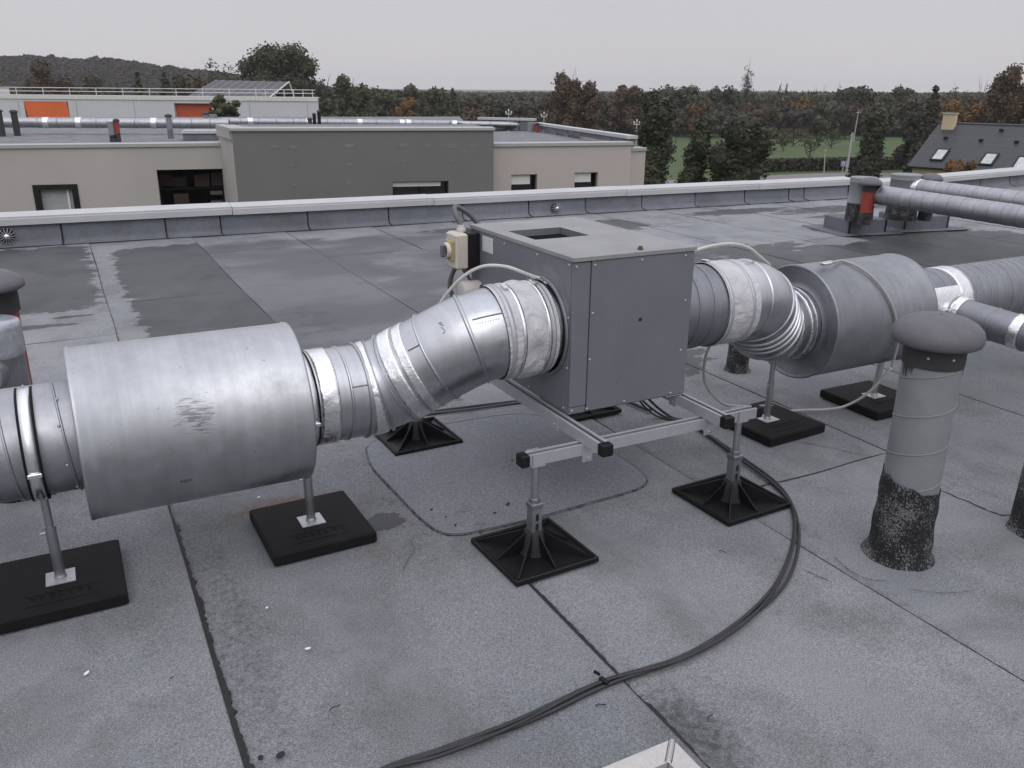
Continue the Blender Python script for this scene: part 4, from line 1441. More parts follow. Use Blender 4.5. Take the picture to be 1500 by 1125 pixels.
# white sensor cables
cable('white cable arching over the left duct into the clamp by the fan box', [(1.20, 2.90, .80), (1.235, 2.86, .875), (1.275, 2.80, .945), (1.33, 2.75, .985), (1.40, 2.71, .985), (1.47, 2.69, .958), (1.525, 2.68, .935)], .0060, 'cable_white')
cable('white cable arching over the duct bend right of the fan box', [(2.12, 2.72, .935), (2.22, 2.70, .968), (2.34, 2.70, .990), (2.46, 2.70, .992), (2.56, 2.70, .965), (2.64, 2.71, .918), (2.72, 2.735, .875)], .0065, 'cable_white')
sx_ = 3.30
loop = [(2.46, 2.52, .62), (2.475, 2.47, .50)]
cable('pale cable drooping from the right sleeve across the rubber block below',
      [(2.50, 2.80, .56), (2.52, 2.87, .44), (2.63, 2.98, .26), (2.82, 3.05, .10), (3.00, 3.04, .058), (3.11, 3.01, .052), (3.19, 2.99, .018), (3.31, 2.95, .016), (3.39, 2.90, .022), (3.44, 2.82, .06), (3.47, 2.72, .16), (3.475, 2.615, .32)], .0065, 'cable_white')
cable('pale cable hugging the grey silencer in a ring', [(3.475, 2.612, .33), (3.46, 2.588, .45)] + [(3.45-.16*k_/8, DY-.283*math.cos(R(-15+12.5*k_)), .545+.283*math.sin(R(-15+12.5*k_))) for k_ in range(1, 9)] + [(3.20, 2.80, .835), (3.12, 2.79, .838)], .0058, 'cable_pale')
cl2 = MB().box((3.13, 2.79, .835), (.06, .03, .014), rz=R(10), bev=.003)
cl2.rod((3.09, 2.78, .842), (3.17, 2.80, .842), .004, n=8)
tag(cl2.obj('cable_clamp', 'bright_steel'), 'small steel clamp on top of the left rim of the grey silencer', 'clamp')
cl3 = MB().box((0, 0, 0), (.05, .022, .010), mat=Matrix.Translation((1.535, 2.675, .93)) @ Matrix.Rotation(R(35), 4, 'Y'), bev=.003)
tag(cl3.obj('cable_clamp', 'bright_steel'), 'small steel clamp holding the white cable on the left spigot', 'clamp')

# ================================================================== OTHER SMALL ROOF THINGS
hf = thing('roof_hatch', 'pale metal corner of a roof hatch frame at the bottom picture edge', 'roof hatch', (1.133, 1.288, 0), R(0))
HW = .056
def mitre(a, b, c, d, z0, z1):
    q = [a, b, c, d]
    bb = MB()
    bb.prism(q, (1, 0, 0), (0, 1, 0), (0, 0, z1-z0), (0, 0, z0))
    return bb
plain('hatch_metal', (.50, .475, .455), .5, metal=.35, var=.10, scale=9, fine=.08, bscale=120)
mitre((-.75, 0), (-.001, 0), (-HW-.001, -HW), (-.75+HW, -HW), .070, .100).obj('frame_bar', 'hatch_metal', hf)
mitre((0, -.001), (0, -.75), (-HW, -.75+HW), (-HW, -HW-.001), .070, .100).obj('frame_bar', 'hatch_metal', hf)
mitre((-.75, -.002), (-.75+HW, -HW), (-.75+HW, -.75+HW), (-.75, -.75), .070, .100).obj('frame_bar', 'hatch_metal', hf)
mitre((-.749, -.75), (-.75+HW, -.75+HW+.001), (-HW, -.75+HW+.001), (-.001, -.75), .070, .0995).obj('frame_bar', 'hatch_metal', hf)
MB().box((-.375, -.375, .035), (.72, .72, .07)).obj('upstand', 'flashing_felt', hf)
MB().box((-.375, -.375, .080), (.61, .61, .016)).obj('cover_plate', 'fan_lid', hf)
mg = Matrix.Translation((-.030, -.030, .101)) @ Matrix.Rotation(R(45), 4, 'Z')
cg = MB().box((0, 0, 0), (.080, .009, .005), mat=mg, bev=.002)
cg.obj('corner_cleat', 'aluminium', hf)
for sgn in (-1, 1):
    MB().box((0, 0, 0), (.078, .0022, .0016), mat=mg @ Matrix.Translation((0, sgn*.0075, -.001))).obj('dirt_line', 'rust_brown', hf)
screw((-.052, -.052, .1028), (0, 0, 1), hf)

def guard(label, p, r):
    t = thing('outlet_guard', label, 'outlet guard', p, 0, 'leaf guards of the overflow outlets')
    MB().lathe([(0, r*.9), (.0015, r*.9)], axis=(0, -1, 0), n=28, cap1=True).obj('outlet_hole', 'dark_gap', t)
    for k_ in range(14):
        q = 2*math.pi*k_/14
        d = Vector((math.cos(q), 0, math.sin(q)))
        MB().tube(spline([d*r*1.05+Vector((0, -.003, 0)), d*r*.85+Vector((0, -.045, 0)), d*r*.28+Vector((0, -.062, 0))], 4), .0028, 6).obj('wire', 'aluminium', t)
    MB().lathe([(0, r*.30), (.008, r*.36), (.018, r*.26), (.022, .003)], (0, -.055, 0), (0, -1, 0), 18).obj('guard_cap', 'bright_steel', t)
guard('round wire leaf guard at the parapet foot by the left picture edge', (-.545, pary(-.545)-.02, .118), .082)
guard('small wire leaf guard at the parapet foot just above the fan box', (5.80, pary(5.8)-.02, .100), .070)

def flake(label, u, v, L, w, rz, mat='white_flake', cat='scrap', name='paper_scrap', z=.011):
    p = ground(u, v, z)
    b = MB()
    n = 8
    q = [(math.cos(2*math.pi*k_/n)*L/2*(1+.25*rng.random()), math.sin(2*math.pi*k_/n)*w/2*(1+.3*rng.random())) for k_ in range(n)]
    b.prism(q, (1, 0, .12), (0, 1, .1), (0, 0, .002), (0, 0, .002))
    o = b.obj(name, mat)
    o.location = (p.x, p.y, z)
    o.rotation_euler = (0, 0, rz)
    return tag(o, label, cat)
flake('white scrap lying below the leftmost rubber block', 127, 987, .017, .007, .7)
flake('white scrap on the roof below the second rubber block', 451, 951, .017, .007, -.3)
flake('tiny white scrap between the two left rubber blocks', 391, 891, .008, .005, .2)
flake('white scrap on the felt beside the bright silencer support', 379, 729, .013, .007, .1)
flake('dark bird dropping near the bottom edge beside the seam', 411, 1107, .022, .015, .2, 'bitumen_black', 'dropping', 'dropping')
flake('small dark dropping just left of the bigger one by the seam', 382, 1111, .013, .013, .2, 'bitumen_black', 'dropping', 'dropping')
def twig(label, u, v, L, rz, z=.0125):
    p = ground(u, v, z)
    b = MB().tube([(-L/2, 0, 0), (-L*.1, L*.06, .003), (L*.3, -.02*L, .001), (L/2, L*.04, 0)], .0016, 5)
    o = b.obj('twig', 'twig_brown')
    o.location = (p.x, p.y, z); o.rotation_euler = (0, 0, rz)
    tag(o, label, 'twig')
twig('thin dark twig in the lower left middle of the roof', 490, 1037, .034, .3)
twig('short twig left of the long seam', 252, 993, .012, .6)
twig('twig on the felt right of the front stand', 1058, 808, .028, -.9)
twig('twig below the cable tie near the bottom', 880, 1033, .03, -.3)
twig('twig beside the soot stain near the hatch', 1040, 1050, .026, .3)
for (u, v, L, r, lab) in ((632, 747, .012, 0, 'dark crumb at the left side of the patch'), (744, 739, .02, .5, 'dark leaf crumb in the middle of the patch'), (725, 752, .012, .1, 'small crumb in front of the bigger leaf crumb'), (653, 758, .008, .3, 'tiny crumb near the front edge of the patch'), (667, 770, .012, .9, 'brown crumb on the front left corner of the patch'), (750, 675, .01, .2, 'crumb on the patch left of the rail end')):
    flake(lab, u, v, L, L*.6, r, 'twig_brown', 'leaf crumb', 'leaf_crumb', .0165)
# cracks in the felt beside the tall pillar and the repair
def crack(pts, w, name='crack'):
    P = spline([(ground(u, v, .012).x, ground(u, v, .012).y, 0) for u, v in pts], 8)
    b = MB()
    vs = []
    for i_, p in enumerate(P):
        d = (P[min(i_+1, len(P)-1)]-P[max(i_-1, 0)]).normalized()
        s_ = Vector((-d.y, d.x, 0))
        ww = w*(.35+rng.random()*.9)*math.sin(math.pi*min(1, (i_+.5)/len(P)))**.3
        jx = rng.normal(0, w*.25)
        vs += [p+s_*(ww/2+jx)+Vector((0, 0, .0112)), p-s_*(ww/2-jx)+Vector((0, 0, .0112))]
    b.add(vs, [(2*a+1, 2*a+3, 2*a+2, 2*a) for a in range(len(P)-1)])
    b.obj(name, 'bitumen_black', roof_o)
crack([(600, 790), (607, 805), (596, 822), (590, 840)], .0018)
crack([(1222, 815), (1245, 835), (1272, 848), (1300, 850)], .004)
crack([(1175, 832), (1195, 842), (1215, 850)], .004)
crack([(1330, 862), (1380, 868), (1430, 865)], .003)
crack([(1165, 645), (1215, 655), (1275, 668)], .004)
crack([(1370, 715), (1420, 735), (1460, 752), (1485, 755)], .009)

# ================================================================== BUILDING ACROSS
def facade(b, O, d, L, z0, z1, ops, depth=.22):
    """wall sheet with real openings: ops = (s0, s1, za, zb)"""
    d = Vector(d).normalized(); nrm = Vector((d.y, -d.x, 0))   # towards the camera side
    ss = sorted({0, L} | {o[0] for o in ops} | {o[1] for o in ops})
    zs = sorted({z0, z1} | {max(z0, o[2]) for o in ops} | {o[3] for o in ops})
    P = lambda s, z, k=0: Vector((O[0], O[1], 0)) + d*s + Vector((0, 0, z)) - nrm*k
    for a, c in zip(ss[:-1], ss[1:]):
        for e, f in zip(zs[:-1], zs[1:]):
            ms, mz = (a+c)/2, (e+f)/2
            if any(o[0] < ms < o[1] and o[2] < mz < o[3] for o in ops):
                continue
            b.add([P(a, e), P(c, e), P(c, f), P(a, f)], [(0, 1, 2, 3)])
    for s0, s1, za, zb in ops:
        za = max(za, z0)
        b.add([P(s0, za), P(s0, zb), P(s0, zb, depth), P(s0, za, depth)], [(0, 1, 2, 3)])
        b.add([P(s1, za), P(s1, za, depth), P(s1, zb, depth), P(s1, zb)], [(0, 1, 2, 3)])
        b.add([P(s0, zb), P(s1, zb), P(s1, zb, depth), P(s0, zb, depth)], [(0, 1, 2, 3)])
        b.add([P(s0, za), P(s0, za, depth), P(s1, za, depth), P(s1, za)], [(0, 1, 2, 3)])
    return P, d, nrm
def hit(O, d, u, v):
    """where the sight line of an image point meets a vertical plane: (along, height)"""
    q = ray(u, v)
    d = Vector(d).normalized(); n = Vector((d.y, -d.x, 0))
    t = (Vector((O[0], O[1], 0))-Vector((EYE.x, EYE.y, 0))).dot(n)/Vector((q.x, q.y, 0)).dot(n)
    p = EYE+q*t
    return (p-Vector((O[0], O[1], p.z))).dot(d), p.z
ang = R(-9.5)
fd = Vector((math.cos(ang), math.sin(ang), 0)); fn = Vector((fd.y, -fd.x, 0))
LO = Vector((-1.26, 27.95, 0)) - fd*12
bl = thing('school_building', 'flat-roofed beige, dark grey and pinkish building across the gap', 'building')
LLEN = 12+5.95
w0 = hit(LO, fd, 47, 271); w1 = hit(LO, fd, 113, 269.5)
g0 = hit(LO, fd, 229, 249); g1 = hit(LO, fd, 346, 247)
ztop = hit(LO, fd, 160, 215)[1]
wb = MB()
P, _, _ = facade(wb, LO, fd, LLEN, GZ, ztop, [(w0[0], w1[0], -3.2, w0[1]), (g0[0], LLEN-.02, -4.4, g0[1])], .25)
wb.add([P(0, GZ), P(0, ztop), P(0, ztop, 30), P(0, GZ, 30)], [(0, 1, 2, 3)])
wb.obj('wall', 'render_beige', bl)
# window with dark frame
wf_ = MB()
sc_, zc_ = (w0[0]+w1[0])/2, -3.2
for (a, c, e, f) in ((w0[0], w0[0]+.16, -3.2, w0[1]), (w1[0]-.16, w1[0], -3.2, w0[1]), (w0[0]+.16, w1[0]-.16, w0[1]-.14, w0[1])):
    q = [P(a, e, -.03), P(c, e, -.03), P(c, f, -.03), P(a, f, -.03), P(a, e, .20), P(c, e, .20), P(c, f, .20), P(a, f, .20)]
    wf_.add(q, [(0, 1, 2, 3), (1, 5, 6, 2), (4, 0, 3, 7), (3, 2, 6, 7), (0, 4, 5, 1)])
wfo = wf_.obj('window', 'frame_dark', bl)
MB().add([P(w0[0]+.16, -3.2, .14), P(w1[0]-.16, -3.2, .14), P(w1[0]-.16, w0[1]-.14, .14), P(w0[0]+.16, w0[1]-.14, .14)], [(0, 1, 2, 3)]).obj('pane', 'curtain', wfo)
MB().box(P((w0[0]+w1[0])/2+.28, -2.2, .12), (.05, .05, 2.0)).obj('window_bar', 'white_paint', wfo)
# open store with shelves
sh = MB()
sa, sb = g0[0], LLEN-.02
for q in ([P(sa, -4.4, 2.2), P(sb, -4.4, 2.2), P(sb, g0[1], 2.2), P(sa, g0[1], 2.2)], [P(sa, -4.4, .25), P(sa, g0[1], .25), P(sa, g0[1], 2.2), P(sa, -4.4, 2.2)], [P(sb, -4.4, .25), P(sb, -4.4, 2.2), P(sb, g0[1], 2.2), P(sb, g0[1], .25)], [P(sa, g0[1], .25), P(sb, g0[1], .25), P(sb, g0[1], 2.2), P(sa, g0[1], 2.2)], [P(sa, -4.4, .25), P(sa, -4.4, 2.2), P(sb, -4.4, 2.2), P(sb, -4.4, .25)]):
    sh.add(q, [(0, 1, 2, 3)])
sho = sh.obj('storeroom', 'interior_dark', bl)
for z in (g0[1]-.62, g0[1]-1.25):
    c = P((sa+sb)/2, z, .95)
    MB().box(c, (sb-sa-.1, .6, .04), rz=ang).obj('shelf', 'frame_dark', sho)
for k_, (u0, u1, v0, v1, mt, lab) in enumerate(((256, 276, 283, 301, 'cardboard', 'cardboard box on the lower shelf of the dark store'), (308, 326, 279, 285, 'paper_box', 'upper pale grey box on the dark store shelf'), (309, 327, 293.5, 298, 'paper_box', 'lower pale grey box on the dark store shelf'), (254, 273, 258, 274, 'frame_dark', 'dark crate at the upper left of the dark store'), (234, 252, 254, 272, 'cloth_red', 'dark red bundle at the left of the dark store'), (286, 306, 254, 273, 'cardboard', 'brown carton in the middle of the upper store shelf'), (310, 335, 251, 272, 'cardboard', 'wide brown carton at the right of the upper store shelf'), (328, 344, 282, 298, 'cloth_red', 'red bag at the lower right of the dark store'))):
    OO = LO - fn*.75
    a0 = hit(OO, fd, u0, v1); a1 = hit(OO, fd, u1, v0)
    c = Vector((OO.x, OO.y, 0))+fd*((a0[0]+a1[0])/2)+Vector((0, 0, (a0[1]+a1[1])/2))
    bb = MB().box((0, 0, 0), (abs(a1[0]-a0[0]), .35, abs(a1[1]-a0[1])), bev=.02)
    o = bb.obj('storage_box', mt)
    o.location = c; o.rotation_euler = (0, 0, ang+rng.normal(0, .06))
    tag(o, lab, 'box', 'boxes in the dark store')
def edge_trim(O, d, L, z, parent, name='roof_edge', mat='shutter_white', h=.09, w=.32, proud=.05):
    d = Vector(d).normalized(); n_ = Vector((d.y, -d.x, 0))
    b = MB()
    prof = [(proud, -h), (proud, 0), (-w, .02), (-w, -.05), (proud-.02, -.03), (proud-.02, -h)]
    b.prism(prof, n_, (0, 0, 1), d*L, Vector((O[0], O[1], z)))
    return b.obj(name, mat, parent)
plain('edge_metal', (.34, .335, .335), .5, var=.05)
edge_trim(LO, fd, LLEN, ztop+.075, bl, mat='edge_metal')
rf = MB()
rf.add([P(0, ztop-.03, .2), P(LLEN+8, ztop-.03, .2), P(LLEN+14, ztop-.03, 26), P(0, ztop-.03, 26)], [(0, 1, 2, 3)])
o = rf.obj('roof', 'roof_felt', bl)
# projecting dark grey block
ba = R(-14)
bd_ = Vector((math.cos(ba), math.sin(ba), 0)); bn = Vector((bd_.y, -bd_.x, 0))
BO = at(338.5, 187, 23.9); BO.z = 0
BL = hit(BO, bd_, 723, 230)[0]
bz = hit(BO, bd_, 520, 191.2)[1]
o0 = hit(BO, bd_, 575, 271); o1 = hit(BO, bd_, 657, 265)
gb = MB()
PB_, _, _ = facade(gb, BO, bd_, BL, GZ, bz, [(o0[0], o1[0], -2.2, o1[1])], .30)
gb.add([PB_(BL, GZ), PB_(BL, GZ, 6), PB_(BL, bz, 6), PB_(BL, bz)], [(0, 1, 2, 3)])
gb.obj('wall', 'render_grey', bl, 'dark grey rendered wall of the projecting block')
sd_ = MB()
sdir = at(318.5, 183, 26.1); sdir.z = 0
# recessed left return: a beige side wall under a deep roof edge
sd_.add([Vector((BO.x, BO.y, GZ)), Vector((BO.x, BO.y, bz)), Vector((sdir.x, sdir.y, bz)), Vector((sdir.x, sdir.y, GZ))], [(0, 1, 2, 3)])
so = sd_.obj('wall', 'render_beige', bl)
sdv = (Vector((sdir.x, sdir.y, 0))-BO)
jam = MB().box((0, 0, 0), (.10, .26, 1.0), mat=Matrix.Translation(BO+sdv*.11+Vector((-.045, 0, bz-1.5))) @ Matrix.Rotation(math.atan2(sdv.y, sdv.x)-math.pi/2, 4, 'Z') @ Matrix.Diagonal((1, 1, 3.0, 1)))
rl_ = MB().add([PB_(0, bz+.04, .2), PB_(BL, bz+.04, .2), PB_(BL, bz+.04, 3.2), PB_(0, bz+.04, 3.2)], [(0, 1, 2, 3)])
rl_.obj('roof', 'roof_felt', bl)
edge_trim(BO - bd_*.06, bd_, BL+.1, bz+.065, bl, mat='edge_metal', h=.07, w=.45)
sl_ = sdv.normalized()
et = MB()
nL = Vector((-sl_.y, sl_.x, 0))
et.prism([(.06, -.07), (.06, 0), (-.5, .0), (-.5, -.07)], nL, (0, 0, 1), sl_*sdv.length, BO+Vector((0, 0, bz+.063)))
et.obj('roof_edge', 'edge_metal', bl)
et = MB()
et.prism([(.055, -.36), (.055, -.05), (-.2, -.05), (-.2, -.36)], nL, (0, 0, 1), sl_*(sdv.length-.1), BO+sl_*.1+Vector((0, 0, bz+.125)))
et.obj('soffit_band', 'render_beige', bl)
def fill_window(Pf, s0, s1, zt, zb, parent, side=.12, box_h=.28, mull=False):
    f = MB()
    wdt = s1-s0
    def slabp(a, c, e, g, k0, k1):
        q = [Pf(a, e, k0), Pf(c, e, k0), Pf(c, g, k0), Pf(a, g, k0), Pf(a, e, k1), Pf(c, e, k1), Pf(c, g, k1), Pf(a, g, k1)]
        f.add(q, [(0, 1, 2, 3), (1, 5, 6, 2), (4, 0, 3, 7), (3, 2, 6, 7), (0, 4, 5, 1)])
    slabp(s0, s0+.05, zb, zt, .16, .28); slabp(s1-.05, s1, zb, zt, .16, .28)
    if mull:
        slabp((s0+s1)/2-.04, (s0+s1)/2+.04, zb, zt-box_h, .16, .28)
    w = f.obj('window', 'frame_dark', parent)
    g = MB().add([Pf(s0, zb, .27), Pf(s1, zb, .27), Pf(s1, zt+.02, .27), Pf(s0, zt+.02, .27)], [(0, 1, 2, 3)])
    g.obj('pane', 'window_glass', w)
    bx = MB()
    f = bx
    q = [Pf(s0+.01, zt-box_h, .10), Pf(s1-side, zt-box_h, .10), Pf(s1-side, zt-.02, .10), Pf(s0+.01, zt-.02, .10), Pf(s0+.01, zt-box_h, .26), Pf(s1-side, zt-box_h, .26), Pf(s1-side, zt-.02, .26), Pf(s0+.01, zt-.02, .26)]
    bx.add(q, [(0, 1, 2, 3), (1, 5, 6, 2), (4, 0, 3, 7), (3, 2, 6, 7), (0, 4, 5, 1)])
    bx.obj('shutter_box', 'shutter_white', w)
fill_window(PB_, o0[0], o1[0], o1[1], -2.2, bl, .22, .15, True)
plain('filler_dab', (.175, .171, .170), .9, var=.25, scale=9, world=True)
for u, v, w_ in ((402, 215, .10), (429, 215, .11), (468, 214, .07), (512, 213.5, .13), (589, 213, .14), (626, 213.5, .08), (661, 213.5, .15), (694, 213.5, .13), (512, 240, .08), (590, 237, .10), (660, 236, .11), (513, 268, .09), (430, 242, .06), (431, 271, .07)):
    s_, z_ = hit(BO, bd_, u, v)
    c_ = PB_(s_, z_, -.004)
    q_ = [(math.cos(a_)*w_*(1.1+.3*rng.random()), math.sin(a_)*w_*.5*(.8+.4*rng.random())) for a_ in np.linspace(0, 2*math.pi, 11)[:-1]]
    MB().prism(q_, bd_, (0, 0, 1), bn*.004, c_).obj('filler_dab', 'filler_dab', bl)
# pinkish wing
pa = R(-10.5)
pd = Vector((math.cos(pa), math.sin(pa), 0))
PO = ground(723, 211.5, 0.0); PO.z = 0
PLN = hit(PO, pd, 923.5, 240)[0]
pz1 = hit(PO, pd, 820, 213)[1]
a0 = hit(PO, pd, 749, 256); a1 = hit(PO, pd, 787, 255); c0 = hit(PO, pd, 842, 253); c1 = hit(PO, pd, 876, 251.5)
pw = MB()
PP, _, _ = facade(pw, PO - pd*.0, pd, PLN, GZ, pz1, [(a0[0], a1[0], -3.0, a0[1]), (c0[0], c1[0], -3.0, c0[1])], .30)
far_r = at(782, 193, 38)
eR = PO+pd*PLN
back = Vector((far_r.x-eR.x, far_r.y-eR.y, 0))
pw.add([Vector((eR.x, eR.y, GZ)), Vector((eR.x+back.x, eR.y+back.y, GZ)), Vector((eR.x+back.x, eR.y+back.y, pz1)), Vector((eR.x, eR.y, pz1))], [(0, 1, 2, 3)])
pw.obj('wall', 'render_pink', bl, 'pinkish beige rendered wall with two shuttered windows')
fill_window(PP, a0[0], a1[0], a0[1], -3.0, bl, .20, .30)
fill_window(PP, c0[0], c1[0], c0[1], -3.0, bl, .20, .30)
edge_trim(PO, pd, PLN+.05, pz1+.075, bl, mat='edge_metal')
pr_ = MB().add([Vector((PO.x, PO.y, pz1-.10)), Vector((eR.x, eR.y, pz1-.10)), Vector((eR.x+back.x, eR.y+back.y, pz1-.10)), Vector((PO.x+back.x-4, PO.y+back.y, pz1-.10))], [(0, 1, 2, 3)])
pr_.obj('roof', 'roof_felt', bl)
# inner parapets of the pink wing
def inner_parapet(A, B, z, h, n_pan, parent):
    A, B = Vector((A[0], A[1], 0)), Vector((B[0], B[1], 0))
    d = (B-A).normalized(); n_ = Vector((d.y, -d.x, 0)); L = (B-A).length
    for k_ in range(n_pan):
        MB().prism([(0, z), (0, z+h), (-.2, z+h), (-.2, z)], n_, (0, 0, 1), d*(L/n_pan-.05), A+d*(L/n_pan*k_)).obj('flashing_panel', 'flashing_felt', parent)
    MB().prism([(.04, z+h), (.04, z+h+.10), (-.3, z+h+.10), (-.3, z+h)], n_, (0, 0, 1), d*L, A).obj('coping_section', 'coping_white', parent)
inner_parapet(at(700, 200, 39), far_r, pz1-.1, .42, 4, bl)
q0 = eR + back*0.02
inner_parapet(far_r, q0, pz1-.1, .26, 7, bl)
# stepped lower wing to the right, behind the ivy tree
lw = MB()
lo = eR + Vector((.02, -.0, 0))
ld = Vector((.97, .12, 0)).normalized()
facade(lw, (eR.x+.01, eR.y+.35), ld, .9, GZ, pz1-.25, [])
lw.obj('wall', 'render_pink', bl)
edge_trim((eR.x+.01, eR.y+.35), ld, .9, pz1-.14, bl, mat='edge_metal')

# ---- ducts and pipes on that roof
RZ2 = ztop-.03
def roofduct(label, u0, v0, D0, u1, v1, D1, r, bands, n=14):
    p0, p1 = at(u0, v0, D0), at(u1, v1, D1)
    p = Path([p0, p1])
    t = thing('roof_duct', label, 'duct', (0, 0, 0), 0, 'long ducts on the building roof across')
    p.tube(0, p.L, r, 6, 24).obj('duct_body', 'dull_spiral', t)
    for k_ in range(1, n):
        p.rib(p.L*k_/n, r, .03, .012, 24).obj('duct_seam', 'grey_spiral', t)
    for f in bands:
        p.band(p.L*f, p.L*f+.22, r, .015, 24).obj('foil_tape', 'foil_tape', t)
    return p, t
roofduct('long pale duct across the left part of the building roof with foil bands', -60, 179, 31, 336, 181, 32.5, .175, (.30, .42, .70))
roofduct('thinner pale duct on the roof behind the dark grey block', 325, 178.0, 34.0, 662, 181.2, 38.0, .14, (.10, .34, .56, .75, .78))
roofduct('thin pale duct end running to the red pipe on the pinkish wing', 660, 181.2, 37.8, 775, 183.3, 38.5, .125, (.02,), 4)
def mini_pipe(label, u, v0, v1, wpx, mats, cap=None, D=None, group='vent pipes on the building roof across'):
    p = ground(u, v1, RZ2) if D is None else at(u, v1, D)
    D_ = (p-EYE).dot(_f)
    r = wpx/2*D_/FPX
    q = ray(u, v0)
    k_ = ((p.x-EYE.x)*q.x+(p.y-EYE.y)*q.y)/(q.x*q.x+q.y*q.y)
    H = EYE.z+q.z*k_-p.z
    t = thing('roof_vent_pipe', label, 'vent pipe', p, 0, group)
    for f0, f1, mt, nm in mats:
        MB().lathe([(H*f0, r), (H*f1, r)], n=18, cap0=True, cap1=True).obj(nm, mt, t)
    if cap:
        MB().lathe([(H+h-.02, rr2) for h, rr2 in mushroom(r*cap, .09*max(1, r/.1))], n=20).obj('cap', 'neck_dark', t)
    return t
mini_pipe('black capped vent pipe at the left picture edge on the far roof', 4, 163, 200, 9, [(0, 1, 'neck_dark', 'pipe')], 1.35)
mini_pipe('second black capped vent pipe from the left picture edge on the far roof', 26, 164, 199, 9, [(0, 1, 'neck_dark', 'pipe')], 1.3)
mini_pipe('grey branch pipe just left of the red pipe on the far roof', 166, 178, 208, 9, [(0, .35, 'bitumen_granules', 'collar'), (.35, 1, 'pipe_grey', 'pipe')])
mini_pipe('slim red pipe with dark cap in front of the long duct', 174.5, 177, 208, 6.5, [(0, .42, 'neck_dark', 'collar'), (.42, 1, 'red_pipe', 'pipe')], 1.45)
mini_pipe('grey capped vent pipe between the red pipe and dark block', 250.5, 170, 203, 8, [(0, .4, 'flashing_felt', 'collar'), (.4, 1, 'pipe_grey', 'pipe')], 1.4)
mini_pipe('small dark capped pipe in front of the round shrub', 303, 167, 184, 7, [(0, 1, 'pipe_grey', 'pipe')], 1.3, 33)
mini_pipe('pale squat pipe just right of the small dark capped pipe', 313, 167.5, 180, 11, [(0, 1, 'pipe_grey', 'pipe')], None, 34)
mini_pipe('short dark capped pipe with red body beside the black twins', 454.5, 175, 188, 6, [(0, .6, 'red_pipe', 'pipe'), (.6, 1, 'neck_dark', 'neck')], 1.3, 33)
mini_pipe('left of two slim black chimneys above the dark block', 461.5, 168, 190, 5, [(0, 1, 'frame_dark', 'pipe')], 1.2, 33)
mini_pipe('taller right one of two slim black chimneys above the dark block', 468.5, 164, 190, 5, [(0, 1, 'frame_dark', 'pipe')], 1.2, 33)
mini_pipe('grey tee pipe at the duct end on the pinkish wing', 777, 179, 203, 9, [(0, 1, 'pipe_grey', 'pipe')], None, 37)
mini_pipe('bright red pipe with grey cap on the pinkish wing', 786.5, 182, 204, 5.5, [(0, 1, 'red_pipe', 'pipe')], 1.7, 36.8)
sk = thing('rooflight', 'flat rectangular rooflight beside the dark grey block on the far roof', 'rooflight', ground(296, 205.5, RZ2), ang)
MB().box((0, .35, .10), (1.15, .9, .20), bev=.02).obj('upstand', 'flashing_felt', sk)
MB().box((0, .35, .235), (1.25, 1.0, .07), bev=.02).obj('cover', 'edge_metal', sk)
MB().box((0, .35, .29), (1.15, .9, .04), bev=.01).obj('glazing', 'skylight_glass', sk)

# ================================================================== WHITE BUILDING FAR LEFT
wd = Vector((25.3, -13.3, 0)).normalized()
WO = at(0, 140, 80); WO.z = 0
WO = WO - wd*14
WL = hit(WO, wd, 467, 160)[0]
wzt = hit(WO, wd, 0, 141.5)[1]
wzr = hit(WO, wd, 467, 150)[1]
wt = thing('white_building', 'long white flat-roofed building with orange panels and roof railing', 'building')
ww = MB()
p1 = hit(WO, wd, 33, 142); p2 = hit(WO, wd, 102, 167.5)
r1 = hit(WO, wd, 261, 152); r2 = hit(WO, wd, 312, 175)
ztw = (wzt+wzr)/2
PW, _, wnr = facade(ww, WO, wd, WL, GZ, ztw, [(p1[0], p2[0], p2[1]-.6, ztw-.25), (r1[0]-.4, r2[0], r2[1]-1.0, ztw-.3)], .5)
wE = PW(WL, 0); wD = Vector((wE.x, wE.y, 0)).normalized()*14 - wd*1.2
ww.add([PW(WL, GZ), PW(WL, GZ)+wD, PW(WL, ztw)+wD, PW(WL, ztw)], [(0, 1, 2, 3)])
ww.obj('wall', 'white_cladding', wt)
MB().add([PW(p1[0]+.25, p2[1]-.6, .02), PW(p2[0], p2[1]-.6, .02), PW(p2[0]-.12, ztw-.25, .02), PW(p1[0]-.02, ztw-.25, .02)], [(0, 1, 2, 3)]).obj('panel', 'orange_paint', wt, 'bright orange wall panel near the left picture edge')
MB().add([PW(r1[0]-.4, r2[1]-1, .40), PW(r2[0], r2[1]-1, .40), PW(r2[0], ztw-.3, .40), PW(r1[0]-.4, ztw-.3, .40)], [(0, 1, 2, 3)]).obj('panel', 'shade_orange', wt, 'darker orange recessed panel below the solar array')
MB().add([PW(0, ztw-.02, 0), PW(WL, ztw-.02, 0), PW(WL, ztw-.02, 0)+wD, PW(0, ztw-.02, 0)+wD], [(0, 1, 2, 3)]).obj('roof', 'edge_metal', wt)
edge_trim(WO, wd, WL, ztw+.30, wt, mat='rail_white', h=.34, w=.4, proud=.08)
rb_ = MB()
for zz in (.62, .92):
    a, c = PW(8, ztw+zz, .6), PW(WL-.4, ztw+zz, .6)
    MB().rod(a, c, .035, n=6).obj('rail', 'rail_white', wt)
s_ = 8.0
while s_ < WL-.3:
    MB().rod(PW(s_, ztw, .6), PW(s_, ztw+.94, .6), .035, n=6).obj('post', 'rail_white', wt)
    s_ += 2.4 if s_ < WL-6.5 else .85
MB().box(PW(7, ztw+.55, 4), (10, 2.4, .5), rz=math.atan2(wd.y, wd.x)).obj('plant_box', 'rail_white', wt)
